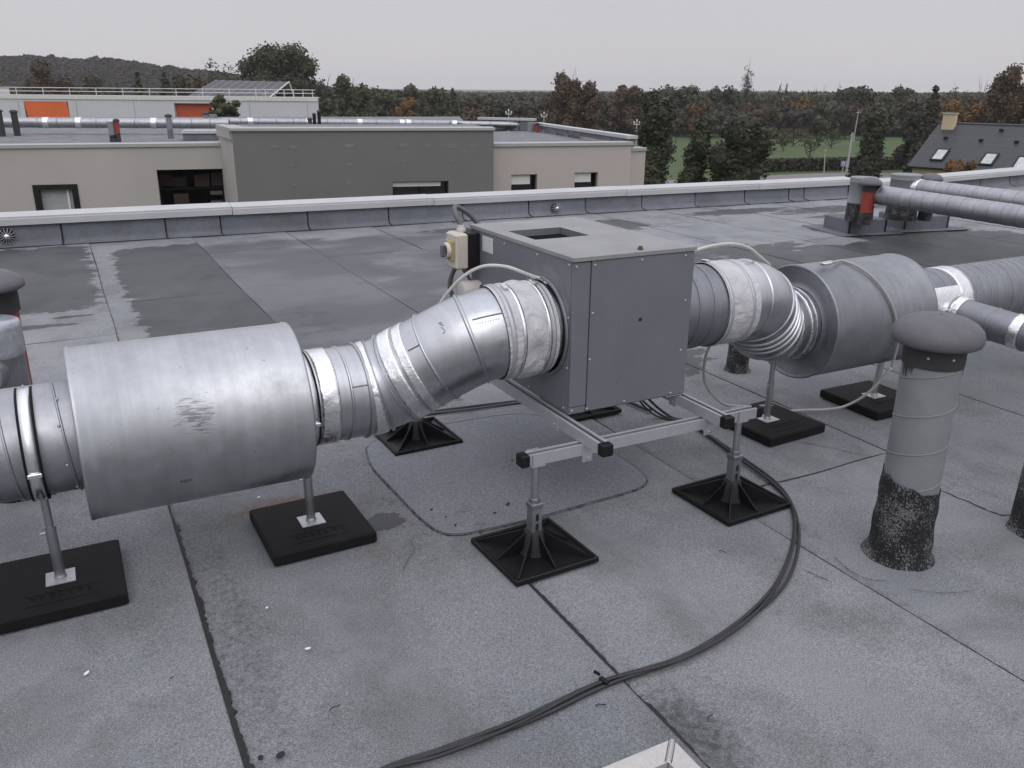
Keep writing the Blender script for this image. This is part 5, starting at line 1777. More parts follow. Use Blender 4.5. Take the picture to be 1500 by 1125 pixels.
for s_ in np.arange(15.5, WL-1, 5.2):
    if not (p1[0]-.5 < s_ < p2[0]+.5 or r1[0]-1 < s_ < r2[0]+.5):
        MB().box(PW(s_, (ztw+GZ)/2, -.012), (.05, .02, ztw-GZ-.4), rz=math.atan2(wd.y, wd.x)).obj('panel_joint', 'edge_metal', wt)
# solar array
sa0, sa1 = hit(WO-wnr*2.2, wd, 272, 147), hit(WO-wnr*2.2, wd, 393, 148)
pvb = Vector(WO-wnr*2.2)
pv = thing('solar_array', 'tilted grey solar collector array on the white building roof', 'solar array')
v0 = pvb+wd*sa0[0]; v1 = pvb+wd*sa1[0]
t0 = at(302, 117, 84.5); t1 = at(411, 119.5, 83.0)
zlow = ztw+.12
A_, B_ = Vector((v0.x, v0.y, zlow)), Vector((v1.x, v1.y, zlow))
C_ = B_-wnr*4.2+wd*1.0; C_.z = t1.z
D__ = A_-wnr*4.2+wd*1.6; D__.z = t0.z
for k_ in range(9):
    f0, f1 = k_/9, (k_+1)/9
    a, b_, c, d = A_.lerp(B_, f0+.006), A_.lerp(B_, f1-.006), D__.lerp(C_, f1-.006), D__.lerp(C_, f0+.006)
    nn_ = (b_-a).cross(d-a).normalized()*.08
    MB().add([a, b_, c, d, a-nn_, b_-nn_, c-nn_, d-nn_], [(0, 1, 2, 3), (7, 6, 5, 4), (0, 4, 5, 1), (1, 5, 6, 2), (2, 6, 7, 3), (3, 7, 4, 0)]).obj('panel', 'pv_glass', pv)
    MB().rod(a-(b_-a)*.02+nn_*.3, d-(c-d)*.02+nn_*.3, .022, n=6).obj('panel_frame', 'edge_metal', pv)
MB().rod(B_, C_, .06, n=6).obj('panel_frame', 'rail_white', pv)
foot = C_-wnr*.6+wd*.3
MB().rod(C_, Vector((foot.x, foot.y, ztw)), .06, n=6).obj('leg', 'rail_white', pv)
MB().rod(D__, Vector((D__.x, D__.y, ztw)), .06, n=6).obj('leg', 'rail_white', pv)

# ================================================================== HOUSE AT THE RIGHT
hs = thing('slate_house', 'cream house with a dark slate roof and skylights at the right picture edge', 'house')
E0 = at(1329, 243, 69); E1 = at(1500, 256.5, 63)
hd = Vector((E1.x-E0.x, E1.y-E0.y, 0)).normalized()
R0 = at(1379, 180.5, 72.5); R1 = at(1500, 184.5, 68.8)
E0.z = E1.z = -3.98
Rz = -.84
hn = Vector((hd.y, -hd.x, 0))
if hn.dot(Vector((EYE.x-E0.x, EYE.y-E0.y, 0))) < 0:
    hn = -hn
HL = 17.0
run = (Vector((R0.x-E0.x, R0.y-E0.y, 0))).dot(-hn)
shift = (Vector((R0.x-E0.x, R0.y-E0.y, 0))).dot(hd)
def RP(s, t, k=0.0):
    """point on the front slope: s along the eaves, t from eave (0) to ridge (1)"""
    p = Vector((E0.x, E0.y, E0.z)) + hd*(s + shift*0*t) - hn*(run*t) + Vector((0, 0, (Rz-E0.z)*t))
    nn_ = (hn*(Rz-E0.z) + Vector((0, 0, run))).normalized()
    return p + nn_*k
rb2 = MB()
vs = [RP(0, 0), RP(HL, 0), RP(HL, 1), RP(0, 1)]
bk = [Vector((RP(HL, 1).x, RP(HL, 1).y, E0.z))-hn*run, Vector((RP(0, 1).x, RP(0, 1).y, E0.z))-hn*run]
rb2.add(vs+bk+[v-Vector((0, 0, .14)) for v in vs+bk], [(0, 1, 2, 3), (3, 2, 4, 5), (7, 6, 9, 8), (9, 11, 10, 8), (0, 6, 7, 1), (4, 10, 11, 5), (0, 3, 9, 6), (3, 5, 11, 9), (1, 7, 8, 2), (2, 8, 10, 4)])
ro = rb2.obj('roof', 'slate', hs)
# slate courses, each a thin lapped board across the slope
ncs = 44
for k_ in range(ncs):
    t0_, t1_ = k_/ncs, (k_+1.12)/ncs
    c = MB()
    q = [RP(.0, t0_, .026), RP(HL, t0_, .026), RP(HL, min(1, t1_), .012), RP(0, min(1, t1_), .012), RP(0, t0_, .005), RP(HL, t0_, .005)]
    c.add(q, [(0, 1, 2, 3), (4, 5, 1, 0)])
    c.obj('slate_course', 'slate', ro)
hw = MB()
wi = lambda s, k_, z: Vector((E0.x, E0.y, z)) + hd*s - hn*k_
hw.add([wi(.3, .35, GZ), wi(HL-.3, .35, GZ), wi(HL-.3, .35, -4.0), wi(.3, .35, -4.0)], [(0, 1, 2, 3)])
hw.add([wi(.3, .35, GZ), wi(.3, .35, -4.0), wi(.3, run, Rz-.2), wi(.3, 2*run-.35, -4.0), wi(.3, 2*run-.35, GZ)], [(0, 1, 2, 3, 4)])
hw.obj('wall', 'cream_render', hs)
MB().rod(RP(-.05, -.01, .0), RP(HL, -.01, .0), .07, n=8).obj('gutter', 'frame_dark', hs)
MB().rod(RP(-.02, 1, .03), RP(HL, 1, .03), .09, n=8).obj('ridge_cap', 'slate', hs)
ch = RP(.95, .90)
co = MB().box((0, 0, 0), (.95, .55, 1.25), mat=Matrix.Translation((ch.x, ch.y, Rz+.12)) @ Matrix.Rotation(math.atan2(hd.y, hd.x), 4, 'Z'), bev=.02)
cho = co.obj('chimney', 'cream_render', ro)
MB().box((0, 0, 0), (1.08, .68, .10), mat=Matrix.Translation((ch.x, ch.y, Rz+.79)) @ Matrix.Rotation(math.atan2(hd.y, hd.x), 4, 'Z')).obj('chimney_cap', 'concrete_pole', ro)
def hhit(u, v):
    nn_ = (hn*(Rz-E0.z) + Vector((0, 0, run))).normalized()
    q = ray(u, v)
    t = (E0-EYE).dot(nn_)/q.dot(nn_)
    p = EYE+q*t
    return (p-E0).dot(hd), -(p-E0).dot(hn)/run
def skylight(u, v, w, h):
    s, t = hhit(u, v)
    fr_ = MB()
    dt = h/math.hypot(run, Rz-E0.z)
    a = [RP(s-w/2, t-dt/2, .06), RP(s+w/2, t-dt/2, .06), RP(s+w/2, t+dt/2, .06), RP(s-w/2, t+dt/2, .06)]
    b_ = [RP(s-w/2, t-dt/2, .15), RP(s+w/2, t-dt/2, .15), RP(s+w/2, t+dt/2, .15), RP(s-w/2, t+dt/2, .15)]
    e = .13/w; ed = .13/h
    c = [RP(s-w/2+.13, t-dt/2+dt*ed, .15), RP(s+w/2-.13, t-dt/2+dt*ed, .15), RP(s+w/2-.13, t+dt/2-dt*ed, .15), RP(s-w/2+.13, t+dt/2-dt*ed, .15)]
    fr_.add(a+b_+c, [(j, (j+1) % 4, 4+(j+1) % 4, 4+j) for j in range(4)] + [(4+j, 4+(j+1) % 4, 8+(j+1) % 4, 8+j) for j in range(4)])
    w_ = fr_.obj('skylight', 'frame_dark', hs)
    MB().add([p-Vector((0, 0, .03)) for p in c], [(0, 1, 2, 3)]).obj('pane', 'skylight_glass', w_)
skylight(1377, 228, 1.0, 1.55); skylight(1448.5, 234.5, 1.0, 1.55); skylight(1497, 240, 1.0, 1.55)
for u, v in ((1385.5, 203.5), (1437, 207), (1489, 209.5), (1467, 192)):
    s, t = hhit(u, v)
    MB().box((0, 0, 0), (.28, .3, .16), mat=Matrix.Translation(RP(s, t, .12)) @ Matrix.Rotation(math.atan2(hd.y, hd.x), 4, 'Z'), bev=.03).obj('roof_vent', 'frame_dark', hs)

# ================================================================== POLES, SIGN, HEDGE
pb_ = ground(1240, 252, GZ)
ptop = at(1249, 194, (Vector((pb_.x, pb_.y, 0))).dot(Vector((math.sin(YAW), math.cos(YAW), 0))))
cp = thing('utility_pole', 'pale concrete utility pole beside the blue road sign', 'pole', pb_)
MB().rod((0, 0, 0), ptop-pb_, .14, .09, 10).obj('shaft', 'concrete_pole', cp)
MB().box((ptop-pb_)-Vector((0, 0, .25)), (.9, .10, .10), rz=R(20)).obj('crossarm', 'concrete_pole', cp)
p2_ = ground(1250, 208, GZ)
pt2 = at(1258, 160, (Vector((p2_.x, p2_.y, 0))).dot(Vector((math.sin(YAW), math.cos(YAW), 0))))
up2 = thing('utility_pole', 'thin far utility pole against the trees behind the concrete pole', 'pole', p2_)
MB().rod((0, 0, 0), pt2-p2_, .10, .06, 8).obj('shaft', 'concrete_pole', up2)
MB().box((pt2-p2_)-Vector((0, 0, .5)), (1.1, .12, .12)).obj('crossarm', 'concrete_pole', up2)
sb_ = ground(1233.5, 256, GZ)
sg = thing('road_sign', 'small blue square road sign with white symbol on a grey post', 'sign', sb_, R(-40))
sd0 = (Vector((sb_.x, sb_.y, 0))).dot(Vector((math.sin(YAW), math.cos(YAW), 0)))
sH = at(1235, 239.5, sd0).z-GZ
MB().rod((0, 0, 0), (0, 0, sH+.25), .04, n=8).obj('post', 'concrete_pole', sg)
MB().box((0, -.06, sH), (.50, .03, .50), bev=.01).obj('sign_board', 'sign_blue', sg)
sy = MB()
sy.box((0, -.078, sH+.235), (.50, .004, .03)); sy.box((0, -.078, sH-.235), (.50, .004, .03)); sy.box((.235, -.078, sH), (.03, .004, .44)); sy.box((-.235, -.078, sH), (.03, .004, .44))
sy.box((-.07, -.078, sH-.03), (.055, .004, .26)); sy.box((.07, -.078, sH-.03), (.055, .004, .26)); sy.box((0, -.078, sH+.115), (.19, .004, .045))
sy.obj('symbol', 'white_paint', sg)
mb_ = ground(1206, 268, GZ)
md = thing('lamp_post', 'slim grey lamp post rising from the road in front of the field', 'lamp post', mb_)
mt = at(1209, 220, (Vector((mb_.x, mb_.y, 0))).dot(Vector((math.sin(YAW), math.cos(YAW), 0)))) - mb_
MB().rod((0, 0, 0), mt, .05, .035, 8).obj('shaft', 'concrete_pole', md)
MB().box(mt, (.5, .12, .08), rz=R(30)).obj('lamp_head', 'concrete_pole', md)
for k_, (u, v, lab) in enumerate(((745, 163, 'leftmost slim sports-ground light mast above the duct end'), (797, 167, 'second slim light mast just right of the red pipe'), (860, 172, 'third slim light mast beside the small round tree'), (933, 178, 'rightmost slim light mast left of the ivy tree'))):
    p = at(u, v, 120)
    t = thing('light_mast', lab, 'light mast', (p.x, p.y, GZ), 0, 'slim light masts of the sports ground')
    H = p.z-GZ
    MB().rod((0, 0, 0), (0, 0, H), .11, .07, 8).obj('shaft', 'concrete_pole', t)
    MB().box((0, 0, H-.35), (.8, .09, .09), rz=-YAW).obj('crossarm', 'white_paint', t)
    for dx in (-.36, 0, .36):
        MB().box((dx*math.cos(-YAW), dx*math.sin(-YAW), H-.10 + (.25 if dx == 0 else 0)), (.17, .16, .24), rz=-YAW).obj('floodlight', 'white_paint', t)

# ================================================================== TREES
def leaf_cloud(n, lobes, size, seed, shell=.75, dims=np.ones(3), leaf=.1):
    """leaf clumps spread over uneven lobes, z from 0 (crown foot) to 1, radius 1"""
    g = np.random.default_rng(seed)
    L = np.array(lobes)            # x y z r
    w = L[:, 3]**2
    pick = g.choice(len(L), n, p=w/w.sum())
    d = g.normal(size=(n, 3)); d /= np.linalg.norm(d, axis=1)[:, None]
    rad = L[pick, 3]*(shell+(1-shell)*g.random(n))*(1+.11*g.normal(size=n))
    c = L[pick, :3]*dims+d*rad[:, None]*np.array([dims[0], dims[1], min(dims[2]*.55, dims[0]*1.6)])
    nn_ = d+g.normal(size=(n, 3))*.7
    nn_ /= np.linalg.norm(nn_, axis=1)[:, None]
    t = np.cross(nn_, g.normal(size=(n, 3))); t /= np.linalg.norm(t, axis=1)[:, None]
    b = np.cross(nn_, t)
    s = leaf*(.6+.8*g.random(n))[:, None]
    a = (.5+.5*g.random(n))[:, None]
    v = np.stack([c-t*s-b*s*a*.4, c+t*s*.2-b*s*a, c+t*s+b*s*a*.3, c-t*s*.1+b*s*a], 1)
    return v.reshape(-1, 3)
def core_quads(L, dims, k, seed):
    """rough lumpy inner masses that close the middle of a crown"""
    g = np.random.default_rng(seed+1)
    out = []
    ns, nr = 9, 6
    for lx, ly, lz, lr in L:
        rz = lr*min(dims[2]*.55, dims[0]*1.6)*k
        P = np.zeros((nr+1, ns, 3))
        for i in range(nr+1):
            th = math.pi*(.03+.94*i/nr)
            for j in range(ns):
                ph = 2*math.pi*(j+.5*(i % 2))/ns
                q = 1+.22*g.normal()*.6
                P[i, j] = (lx*dims[0]+lr*dims[0]*k*q*math.sin(th)*math.cos(ph), ly*dims[1]+lr*dims[1]*k*q*math.sin(th)*math.sin(ph), lz*dims[2]+rz*q*math.cos(th))
        for i in range(nr):
            for j in range(ns):
                out += [P[i, j], P[i+1, j], P[i+1, (j+1) % ns], P[i, (j+1) % ns]]
    return np.array(out)
def cloud_mesh(name, v, mat):
    n = len(v)//4
    me = bpy.data.meshes.new(name)
    me.vertices.add(len(v)); me.vertices.foreach_set('co', v.astype(np.float32).ravel())
    me.loops.add(len(v)); me.loops.foreach_set('vertex_index', np.arange(len(v), dtype=np.int32))
    me.polygons.add(n); me.polygons.foreach_set('loop_start', np.arange(0, len(v), 4, dtype=np.int32)); me.polygons.foreach_set('loop_total', np.full(n, 4, dtype=np.int32))
    me.materials.append(M[mat])
    me.update(calc_edges=True)
    me.validate()
    return me
def lobes_round(seed, k=16, sq=1.0):
    g = np.random.default_rng(seed)
    o = [(0, 0, .52, .50), (0, 0, .35, .5)]
    for i in range(k):
        a = 2*math.pi*(i/k+.1*g.random())*2.4
        z = .16+.72*g.random()
        rr = .62*math.sqrt(max(.05, 1-((z-.45)/.58)**2))*(.75+.35*g.random())
        o.append((rr*math.cos(a), rr*math.sin(a), z, .20+.16*g.random()))
    return o
def lobes_cone(k=12):
    return [(0, 0, .05+.9*i/k, .05+.62*(1-i/k)**1.1) for i in range(k)]
def lobes_col(seed, k=15):
    g = np.random.default_rng(seed)
    return [(.14*g.normal(), .14*g.normal(), .03+.90*i/k, .55*(.8+.25*g.random())*(1-.35*(i/k)**3)) for i in range(k)]
def lobes_poplar(seed):
    g = np.random.default_rng(seed)
    return [(.22*g.normal(), .22*g.normal(), .03+.93*i/40, .62*math.sin(math.pi*(.12+.86*i/40))**.7+.05) for i in range(40)]
def branches(seed, n, spread, z0, z1, r, thin=1.0):
    g = np.random.default_rng(seed)
    b = MB()
    b.tube([(0, 0, -.02), (.02, 0, z0), (.0, .02, (z0+z1)/2), (.01, 0, z1)], [r*1.3, r, r*.6, r*.15], 7)
    for i in range(n):
        a = g.random()*6.28; zz = z0+(z1-z0)*.75*g.random()
        L = spread*(.5+.5*g.random())
        e = Vector((math.cos(a)*L, math.sin(a)*L, zz+.12+.3*g.random()))
        mid = Vector((math.cos(a)*L*.5, math.sin(a)*L*.5, zz+.06+.05*g.random()))
        b.tube([(0, 0, zz), mid, e], [r*.45, r*.28, r*.06], 5)
        for q in range(3):
            a2 = a+g.normal()*.6
            b.tube([mid.lerp(e, .3+.2*q), mid.lerp(e, .5+.2*q)+Vector((math.cos(a2)*L*.3, math.sin(a2)*L*.3, .12+.1*g.random()))], [r*.16*thin, r*.04], 4)
    return b
TRUNK = {}
def crown(kind, mat, var, r, h, px):
    """crown mesh in metres: radius r, height h; px = size of one picture pixel there"""
    sd = random.randrange(10**6)
    k, lob, sh, sz = {
        'round': (.95, lobes_round(sd, 14), .70, 1.35), 'oak': (1.15, lobes_round(sd, 24), .60, 1.25), 'sparse': (.34, lobes_round(sd, 18), .5, .9),
        'cone': (1.1, lobes_cone(), .8, 1.4), 'ivy': (1.25, lobes_col(sd), .60, 1.3), 'poplar': (1.5, lobes_poplar(sd), .15, .5),
        'bush': (1.1, lobes_round(sd, 12), .6, 1.1), 'bare': (.10, lobes_round(sd, 18), .5, .6)}[kind]
    n = int(min(16000, max(260, k*(2*r/px)*(h/px)*2.3)))
    L = np.array(lob) * np.array([1.12, 1.12, 1, 1])
    v = leaf_cloud(n, L, 1.0, sd, sh, np.array([r, r, h]), sz*px)
    if kind not in ('sparse', 'bare', 'poplar'):
        v = np.vstack([v, core_quads(L, np.array([r, r, h]), .62 if kind == 'oak' else .80, sd)])
    zq = np.percentile(v[:, 2], 99.3)
    rq = np.percentile(np.hypot(v[:, 0], v[:, 1]), 96)
    v[:, 2] *= h/max(zq, .1)
    v[:, :2] *= r/max(rq, .1)
    return cloud_mesh('crown', v, mat)
def trunk(kind, var):
    key = (kind, var)
    if key not in TRUNK:
        if kind in ('oak', 'sparse', 'bare'):
            TRUNK[key] = branches(var+3, 16 if kind != 'bare' else 26, .75, .05, .85, .05, 1.4).mesh('trunk', 'bark')
        elif kind == 'poplar':
            TRUNK[key] = branches(var+3, 18, .35, .1, .90, .045).mesh('trunk', 'bark')
        elif kind == 'ivy':
            TRUNK[key] = branches(var+3, 8, .5, .1, .93, .12).mesh('trunk', 'bark')
        else:
            TRUNK[key] = branches(var+3, 7, .6, .1, .8, .06).mesh('trunk', 'bark')
    return TRUNK[key]
def tree(label, u, vtop, wpx, D, kind, mat, group=None, name='tree', foot=None, cat='tree', base=.10, zg=GZ):
    p = at(u, vtop, D)
    dist = (p-EYE).dot(_f)
    r = wpx/2*dist/FPX
    zt = p.z
    t = thing(name, label, cat, (p.x, p.y, zg), random.random()*6.28, group)
    H = zt-zg
    z0 = H*base if foot is None else foot
    if kind == 'bush':
        z0 = max(0, H-1.9*r)
    var = random.randrange(3)
    tr = link('trunk', trunk(kind, var), t)
    tr.scale = (r, r, H*.97)
    c = link('crown', crown(kind, mat, var, r, (H-z0)*.95, dist/FPX*1.465), t)
    c.location = (0, 0, z0)
    return t
FAR = 'trees of the far treeline'
# single trees that stand out
tree('broad dark oak rising highest behind the solar array', 400, 63, 124, 120, 'oak', 'leaf_dark', base=.2, name='oak_tree')
tree('thin-leaved grey-green tree between the hill and the tall oak', 322, 86, 56, 130, 'sparse', 'leaf_green', base=.2)
tree('wide red-brown tree in front of the wooded hill at the left', 62, 88, 88, 140, 'round', 'leaf_red')
tree('small golden tree at the left picture edge', 4, 116, 30, 130, 'round', 'leaf_orange')
tree('paler conifer left of the dark conifer before the hill', 200, 103, 30, 125, 'cone', 'leaf_green', name='conifer_tree', base=.03)
tree('dark conifer standing before the hill left of the solar array', 240, 105, 38, 122, 'cone', 'leaf_dark', name='conifer_tree', base=.03)
tree('small dark conifer left of the paler conifer before the hill', 170, 118, 20, 128, 'cone', 'leaf_dark', name='conifer_tree', base=.03)
tree('brown leafless-looking tree right of the dark conifer before the solar array', 280, 108, 64, 130, 'round', 'leaf_brown')
tree('olive tree on the slope above the white building middle', 120, 110, 52, 140, 'round', 'leaf_brown')
tree('green tree left of the three slope conifers', 148, 113, 44, 138, 'round', 'leaf_green')
tree('dark green tree just right of the tall oak', 458, 104, 66, 130, 'oak', 'leaf_dark')
tree('large rounded green tree right of the white building end', 508, 111, 78, 125, 'oak', 'leaf_green')
tree('lower green tree beside the white building end', 470, 140, 60, 120, 'round', 'leaf_green')
tree('dark tree behind the thin roof duct, left of the orange one', 552, 128, 50, 150, 'oak', 'leaf_dark')
tree('brown-green tree behind the orange tree', 598, 124, 62, 160, 'round', 'leaf_brown')
tree('orange autumn tree in the middle left of the treeline', 592, 141, 34, 140, 'round', 'leaf_orange')
tree('dark green tree right of the orange autumn tree', 632, 127, 46, 150, 'oak', 'leaf_green')
tree('pointed green conifer in the middle of the treeline', 663, 126, 32, 140, 'cone', 'leaf_green', name='conifer_tree')
tree('dark rounded yew left of the first light mast', 731, 147, 44, 130, 'round', 'leaf_dark')
tree('tall red and green tree standing above the red pipe', 843, 107, 70, 120, 'oak', 'leaf_red', base=.12)
tree('small round bush tree beside the third light mast', 874, 186, 32, 118, 'bush', 'leaf_brown', base=.05)
tree('red-brown tree between the big red-green tree and the ivy tree', 925, 124, 52, 150, 'round', 'leaf_red')
tree('brown tree left of the red-brown tree in the treeline', 895, 139, 54, 155, 'round', 'leaf_brown')
tree('wide dark tree rising behind the ivy-covered columns', 1000, 125, 92, 170, 'oak', 'leaf_dark')
tree('orange topped tree behind the middle ivy column', 1024, 150, 26, 150, 'round', 'leaf_orange')
tree('dark round tree left of the tall poplar', 1063, 127, 52, 175, 'oak', 'leaf_dark')
tree('tall thin-leaved poplar standing above the treeline', 1097, 95, 17, 180, 'poplar', 'leaf_far', name='poplar_tree')
tree('open-crowned oak just right of the tall poplar', 1120, 131, 50, 175, 'sparse', 'leaf_dark')
tree('left of two small distant poplars', 1144, 121, 8, 200, 'poplar', 'leaf_far', name='poplar_tree')
tree('right of two small distant poplars', 1153, 121, 7, 200, 'poplar', 'leaf_far', name='poplar_tree')
tree('bare pale twiggy tree right of the small poplars', 1178, 130, 44, 200, 'bare', 'leaf_far')
tree('bare twiggy tree left of the open oak, above the field', 1205, 131, 34, 200, 'bare', 'leaf_far')
tree('small pale poplar behind the open oak', 1230, 124, 9, 200, 'poplar', 'leaf_far', name='poplar_tree')
tree('reddish tree in the middle above the orchard', 1108, 150, 50, 165, 'round', 'leaf_red')
tree('orange-brown tree right of the reddish one above the orchard', 1168, 140, 44, 165, 'round', 'leaf_orange')
tree('dark green tree at the back of the orchard field', 1195, 148, 60, 168, 'round', 'leaf_green')
tree('open oak above the concrete pole', 1262, 126, 66, 170, 'oak', 'leaf_dark')
tree('broad oak between the concrete pole and the slate house', 1316, 127, 62, 175, 'oak', 'leaf_dark')
tree('brown tree right behind the lone ivy column', 1345, 140, 50, 165, 'round', 'leaf_brown')
tree('tall dark conifer by the chimney of the slate house', 1372, 125, 50, 84, 'cone', 'leaf_dark', name='conifer_tree', base=.02)
tree('dark broad tree wrapped round the conifer by the house', 1352, 160, 56, 88, 'round', 'leaf_dark')
tree('sparse tree just right of the house conifer', 1412, 128, 46, 130, 'sparse', 'leaf_green')
tree('bare twiggy tree above the golden tree behind the house', 1443, 121, 24, 150, 'bare', 'leaf_far')
tree('golden-brown tree behind the house ridge', 1412, 146, 62, 105, 'round', 'leaf_orange')
tree('brown-green tree behind the right part of the house ridge', 1452, 138, 60, 110, 'round', 'leaf_brown')
tree('tall red-brown tree at the right picture edge', 1500, 95, 76, 100, 'oak', 'leaf_red', base=.1)
tree('brownish tree left of the tall red-brown tree at the right edge', 1475, 130, 56, 108, 'round', 'leaf_brown')
tree('golden shrub in front of the slate house', 1410, 233, 46, 58, 'bush', 'leaf_orange', name='shrub', cat='shrub', base=.05)
tree('green round shrub against the white building, before the dark orange panel', 327, 138, 46, 55, 'bush', 'leaf_green', name='shrub', cat='shrub', base=.3)
# the ivy-clad columns beyond the parapet
tree('tallest ivy-covered column tree, next to the pinkish wing', 966, 128, 64, 40, 'ivy', 'leaf_ivy', 'ivy-covered column trees', 'ivy_tree', base=.0)
tree('middle ivy-covered column tree, narrower and lower', 1025, 166, 54, 42, 'ivy', 'leaf_ivy', 'ivy-covered column trees', 'ivy_tree', base=.0)
tree('broadest ivy-covered column tree at the edge of the field', 1093, 165, 88, 41, 'ivy', 'leaf_ivy', 'ivy-covered column trees', 'ivy_tree', base=.0)
tree('lone ivy-covered column tree in front of the hedge by the pole', 1286, 160, 46, 70, 'ivy', 'leaf_ivy', 'ivy-covered column trees', 'ivy_tree', base=.0)
# orchard
for u, vb, vt, w, lab in ((1165, 214, 187, 40, 'leaning apple tree at the back left of the orchard field'), (1190, 234, 193, 36, 'nearest apple tree in the orchard field'), (1221, 217, 188, 36, 'right apple tree leaning in the orchard field'), (1150, 222, 196, 24, 'small apple tree at the left edge of the orchard'), (1140, 207, 188, 26, 'far small apple tree half hidden by the broad ivy column')):
    g = ground(u, vb, GZ)
    D = Vector((g.x, g.y, 0)).dot(Vector((math.sin(YAW), math.cos(YAW), 0)))
    tree(lab, u, vt, w, D, 'sparse', 'leaf_green', 'apple trees in the orchard field', 'apple_tree', base=.35)
# filler rows of the treeline
k_ = 0
mats = ['leaf_brown', 'leaf_green', 'leaf_dark', 'leaf_brown', 'leaf_red', 'leaf_far', 'leaf_green']
count_ = {}
ordw = 'first second third fourth fifth sixth seventh eighth ninth tenth eleventh twelfth thirteenth fourteenth fifteenth sixteenth seventeenth eighteenth nineteenth twentieth'.split()
words_ = {'leaf_brown': 'brown autumn tree', 'leaf_green': 'olive green tree', 'leaf_dark': 'dark green tree', 'leaf_red': 'reddish tree', 'leaf_far': 'dull grey-brown tree'}
for row, (D, vlo, vhi, du) in enumerate(((185, 134, 146, 24), (160, 146, 164, 27))):
    u = 436 if row else 470
    while u < 1500:
        hit_house = u > 1330
        mt = mats[random.randrange(len(mats))]
        count_[(mt, row)] = count_.get((mt, row), 0)+1
        tree('%s %s from the left in the %s row of the far treeline' % (ordw[count_[(mt, row)]-1], words_[mt], 'back' if row == 0 else 'front'), u+random.uniform(-6, 6), random.uniform(vlo, vhi), random.uniform(34, 56), D+random.uniform(-8, 8), 'round', mt, FAR, base=.02)
        u += du
# dense undergrowth along the wood edge
def mass(name, label, u0, u1, D0, D1, vt0, vt1, n, size, mat, zg=GZ, seed=3, cat='undergrowth'):
    g = np.random.default_rng(seed)
    u = g.uniform(u0, u1, n); D = g.uniform(D0, D1, n); f = g.random(n)
    vs = np.zeros((n, 3))
    for i in range(n):
        p = at(u[i], vt0+(vt1-vt0)*(.5+.5*math.sin(u[i]*.05)*math.sin(u[i]*.021+1)), D[i])
        vs[i] = (p.x, p.y, zg+(p.z-zg)*f[i])
    nn_ = g.normal(size=(n, 3)); nn_ /= np.linalg.norm(nn_, axis=1)[:, None]
    t = np.cross(nn_, g.normal(size=(n, 3))); t /= np.linalg.norm(t, axis=1)[:, None]
    b = np.cross(nn_, t)
    s = size*(.6+.8*g.random(n))[:, None]
    v = np.stack([vs-t*s-b*s*.4, vs+t*s*.2-b*s, vs+t*s+b*s*.3, vs-t*s*.1+b*s], 1).reshape(-1, 3)
    o = link(name, cloud_mesh(name, v, mat))
    return tag(o, label, cat, kind='stuff')
mass('undergrowth', 'dark undergrowth at the foot of the far trees', 430, 1560, 168, 196, 168, 178, 60000, .42, 'leaf_green')
mass('undergrowth', 'brown scrub in front of the far trees at the left', 60, 960, 150, 175, 165, 172, 30000, .4, 'leaf_brown', seed=5)
mass('undergrowth', 'dull woodland behind the far treeline', 430, 1560, 205, 265, 142, 149, 70000, .6, 'leaf_far', seed=8)
mass('undergrowth', 'low grey woodland line far behind the treeline in the middle', 420, 1560, 360, 460, 136.3, 138.0, 50000, .8, 'leaf_far', seed=12)
# hedge along the road
def hedge(label, pts, w, h, n, seed):
    g = np.random.default_rng(seed)
    P = [Vector(p) for p in pts]
    out_ = []
    for i in range(n):
        q = g.random()*(len(P)-1); j = int(q)
        c = P[j].lerp(P[j+1], q-j)
        d = (P[j+1]-P[j]).normalized(); s_ = Vector((-d.y, d.x, 0))
        out_.append(c+s_*(w*(g.random()-.5))+Vector((0, 0, h*(1-g.random()**2))))
    vs = np.array([tuple(v) for v in out_])
    nn_ = g.normal(size=(n, 3)); nn_ /= np.linalg.norm(nn_, axis=1)[:, None]
    t = np.cross(nn_, g.normal(size=(n, 3))); t /= np.linalg.norm(t, axis=1)[:, None]
    b = np.cross(nn_, t); s = .16*(.6+.8*g.random(n))[:, None]
    v = np.stack([vs-t*s-b*s*.4, vs+t*s*.2-b*s, vs+t*s+b*s*.3, vs-t*s*.1+b*s], 1).reshape(-1, 3)
    tag(link('hedge', cloud_mesh('hedge', v, 'leaf_dark')), label, 'hedge')
hedge('clipped dark hedge between the road and the orchard field', [ground(u, v, GZ) for u, v in ((1100, 252), (1160, 250.5), (1240, 248.5), (1330, 248))], 1.6, 1.15, 9000, 4)

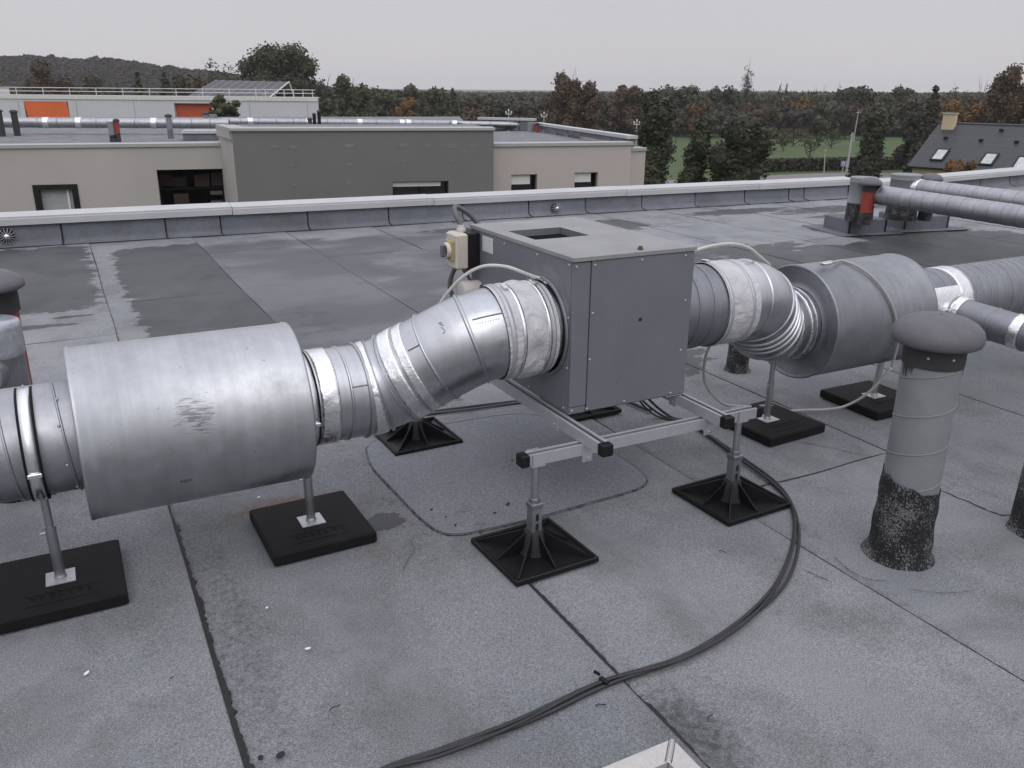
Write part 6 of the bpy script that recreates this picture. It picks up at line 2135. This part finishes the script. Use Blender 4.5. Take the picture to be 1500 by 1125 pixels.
# wooded hills behind
def hill(name, D, prof, depth, mat, seed, size, n):
    """terrain ridge with tree clumps over it"""
    g = np.random.default_rng(seed)
    us = [p[0] for p in prof]
    b = MB()
    rows = []
    for k2, (f, dd) in enumerate(((0, 0), (.55, .35), (.9, .7), (1, 1), (.6, 2.2))):
        r = []
        for u in np.linspace(us[0], us[-1], 60):
            v = np.interp(u, us, [p[1] for p in prof])
            p = at(u, v, D+depth)
            q = at(u, v, D+depth*dd)
            r.append(Vector((q.x, q.y, GZ-1+(p.z-GZ-size*1.2)*f)))
        rows.append(r)
    b.rings(rows, False, smooth=True)
    tag(b.obj(name, 'leaf_far'), kind='structure')
    lx = np.cumsum(g.uniform(2, 11, 600))+us[0]-5
    ly = g.normal(0, 1.3, 600) if D < 500 else g.normal(0, .5, 600)
    vs = np.zeros((n, 3))
    for i in range(n):
        u = g.uniform(us[0], us[-1]); f = g.random()**.6
        v = np.interp(u, us, [p[1] for p in prof]) + np.interp(u, lx, ly)
        p = at(u, v, D+depth)
        dd = np.interp(f, (0, .55, .9, 1), (0, .35, .7, 1))
        q = at(u, v, D+depth*dd)
        vs[i] = (q.x, q.y, GZ-1+(p.z-GZ-size*.5)*f + g.normal()*size*.4)
    nn_ = g.normal(size=(n, 3)); nn_ /= np.linalg.norm(nn_, axis=1)[:, None]
    t = np.cross(nn_, g.normal(size=(n, 3))); t /= np.linalg.norm(t, axis=1)[:, None]
    bb = np.cross(nn_, t); s = size*(.5+.7*g.random(n))[:, None]
    v = np.stack([vs-t*s-bb*s*.4, vs+t*s*.2-bb*s, vs+t*s+bb*s*.3, vs-t*s*.1+bb*s], 1).reshape(-1, 3)
    tag(link('hill_woods', cloud_mesh('hill_woods', v, mat)), 'woodland covering the %s' % ('hill behind the white building' if D < 500 else 'low distant ridge in the middle'), 'woods', kind='stuff')
hill('hill', 330, [(-160, 82), (0, 80), (60, 79), (120, 84), (160, 82), (210, 90), (260, 97), (300, 100), (360, 108), (430, 119), (520, 129)], 130, 'leaf_far', 6, .75, 110000)
hill('far_hill', 1000, [(420, 128), (560, 131), (650, 133), (700, 134.5), (760, 135.5), (900, 134), (1080, 133), (1300, 136), (1560, 136)], 300, 'leaf_far', 9, 2.2, 30000)

# ================================================================== HAZE
hz = MB().box((100, 300, (GZ-1+26)/2), (3400, 3400, 26-GZ+1))
ho = tag(hz.obj('haze', None), kind='stuff')
hm = bpy.data.materials.new('haze_air')
hm.use_nodes = True
hm.node_tree.nodes.remove(hm.node_tree.nodes['Principled BSDF'])
pv_ = hm.node_tree.nodes.new('ShaderNodeVolumePrincipled')
pv_.inputs['Color'].default_value = (.92, .92, .95, 1)
pv_.inputs['Density'].default_value = .00026
pv_.inputs['Anisotropy'].default_value = 0.0
hm.node_tree.links.new(pv_.outputs[0], hm.node_tree.nodes['Material Output'].inputs['Volume'])
ho.data.materials.append(hm)
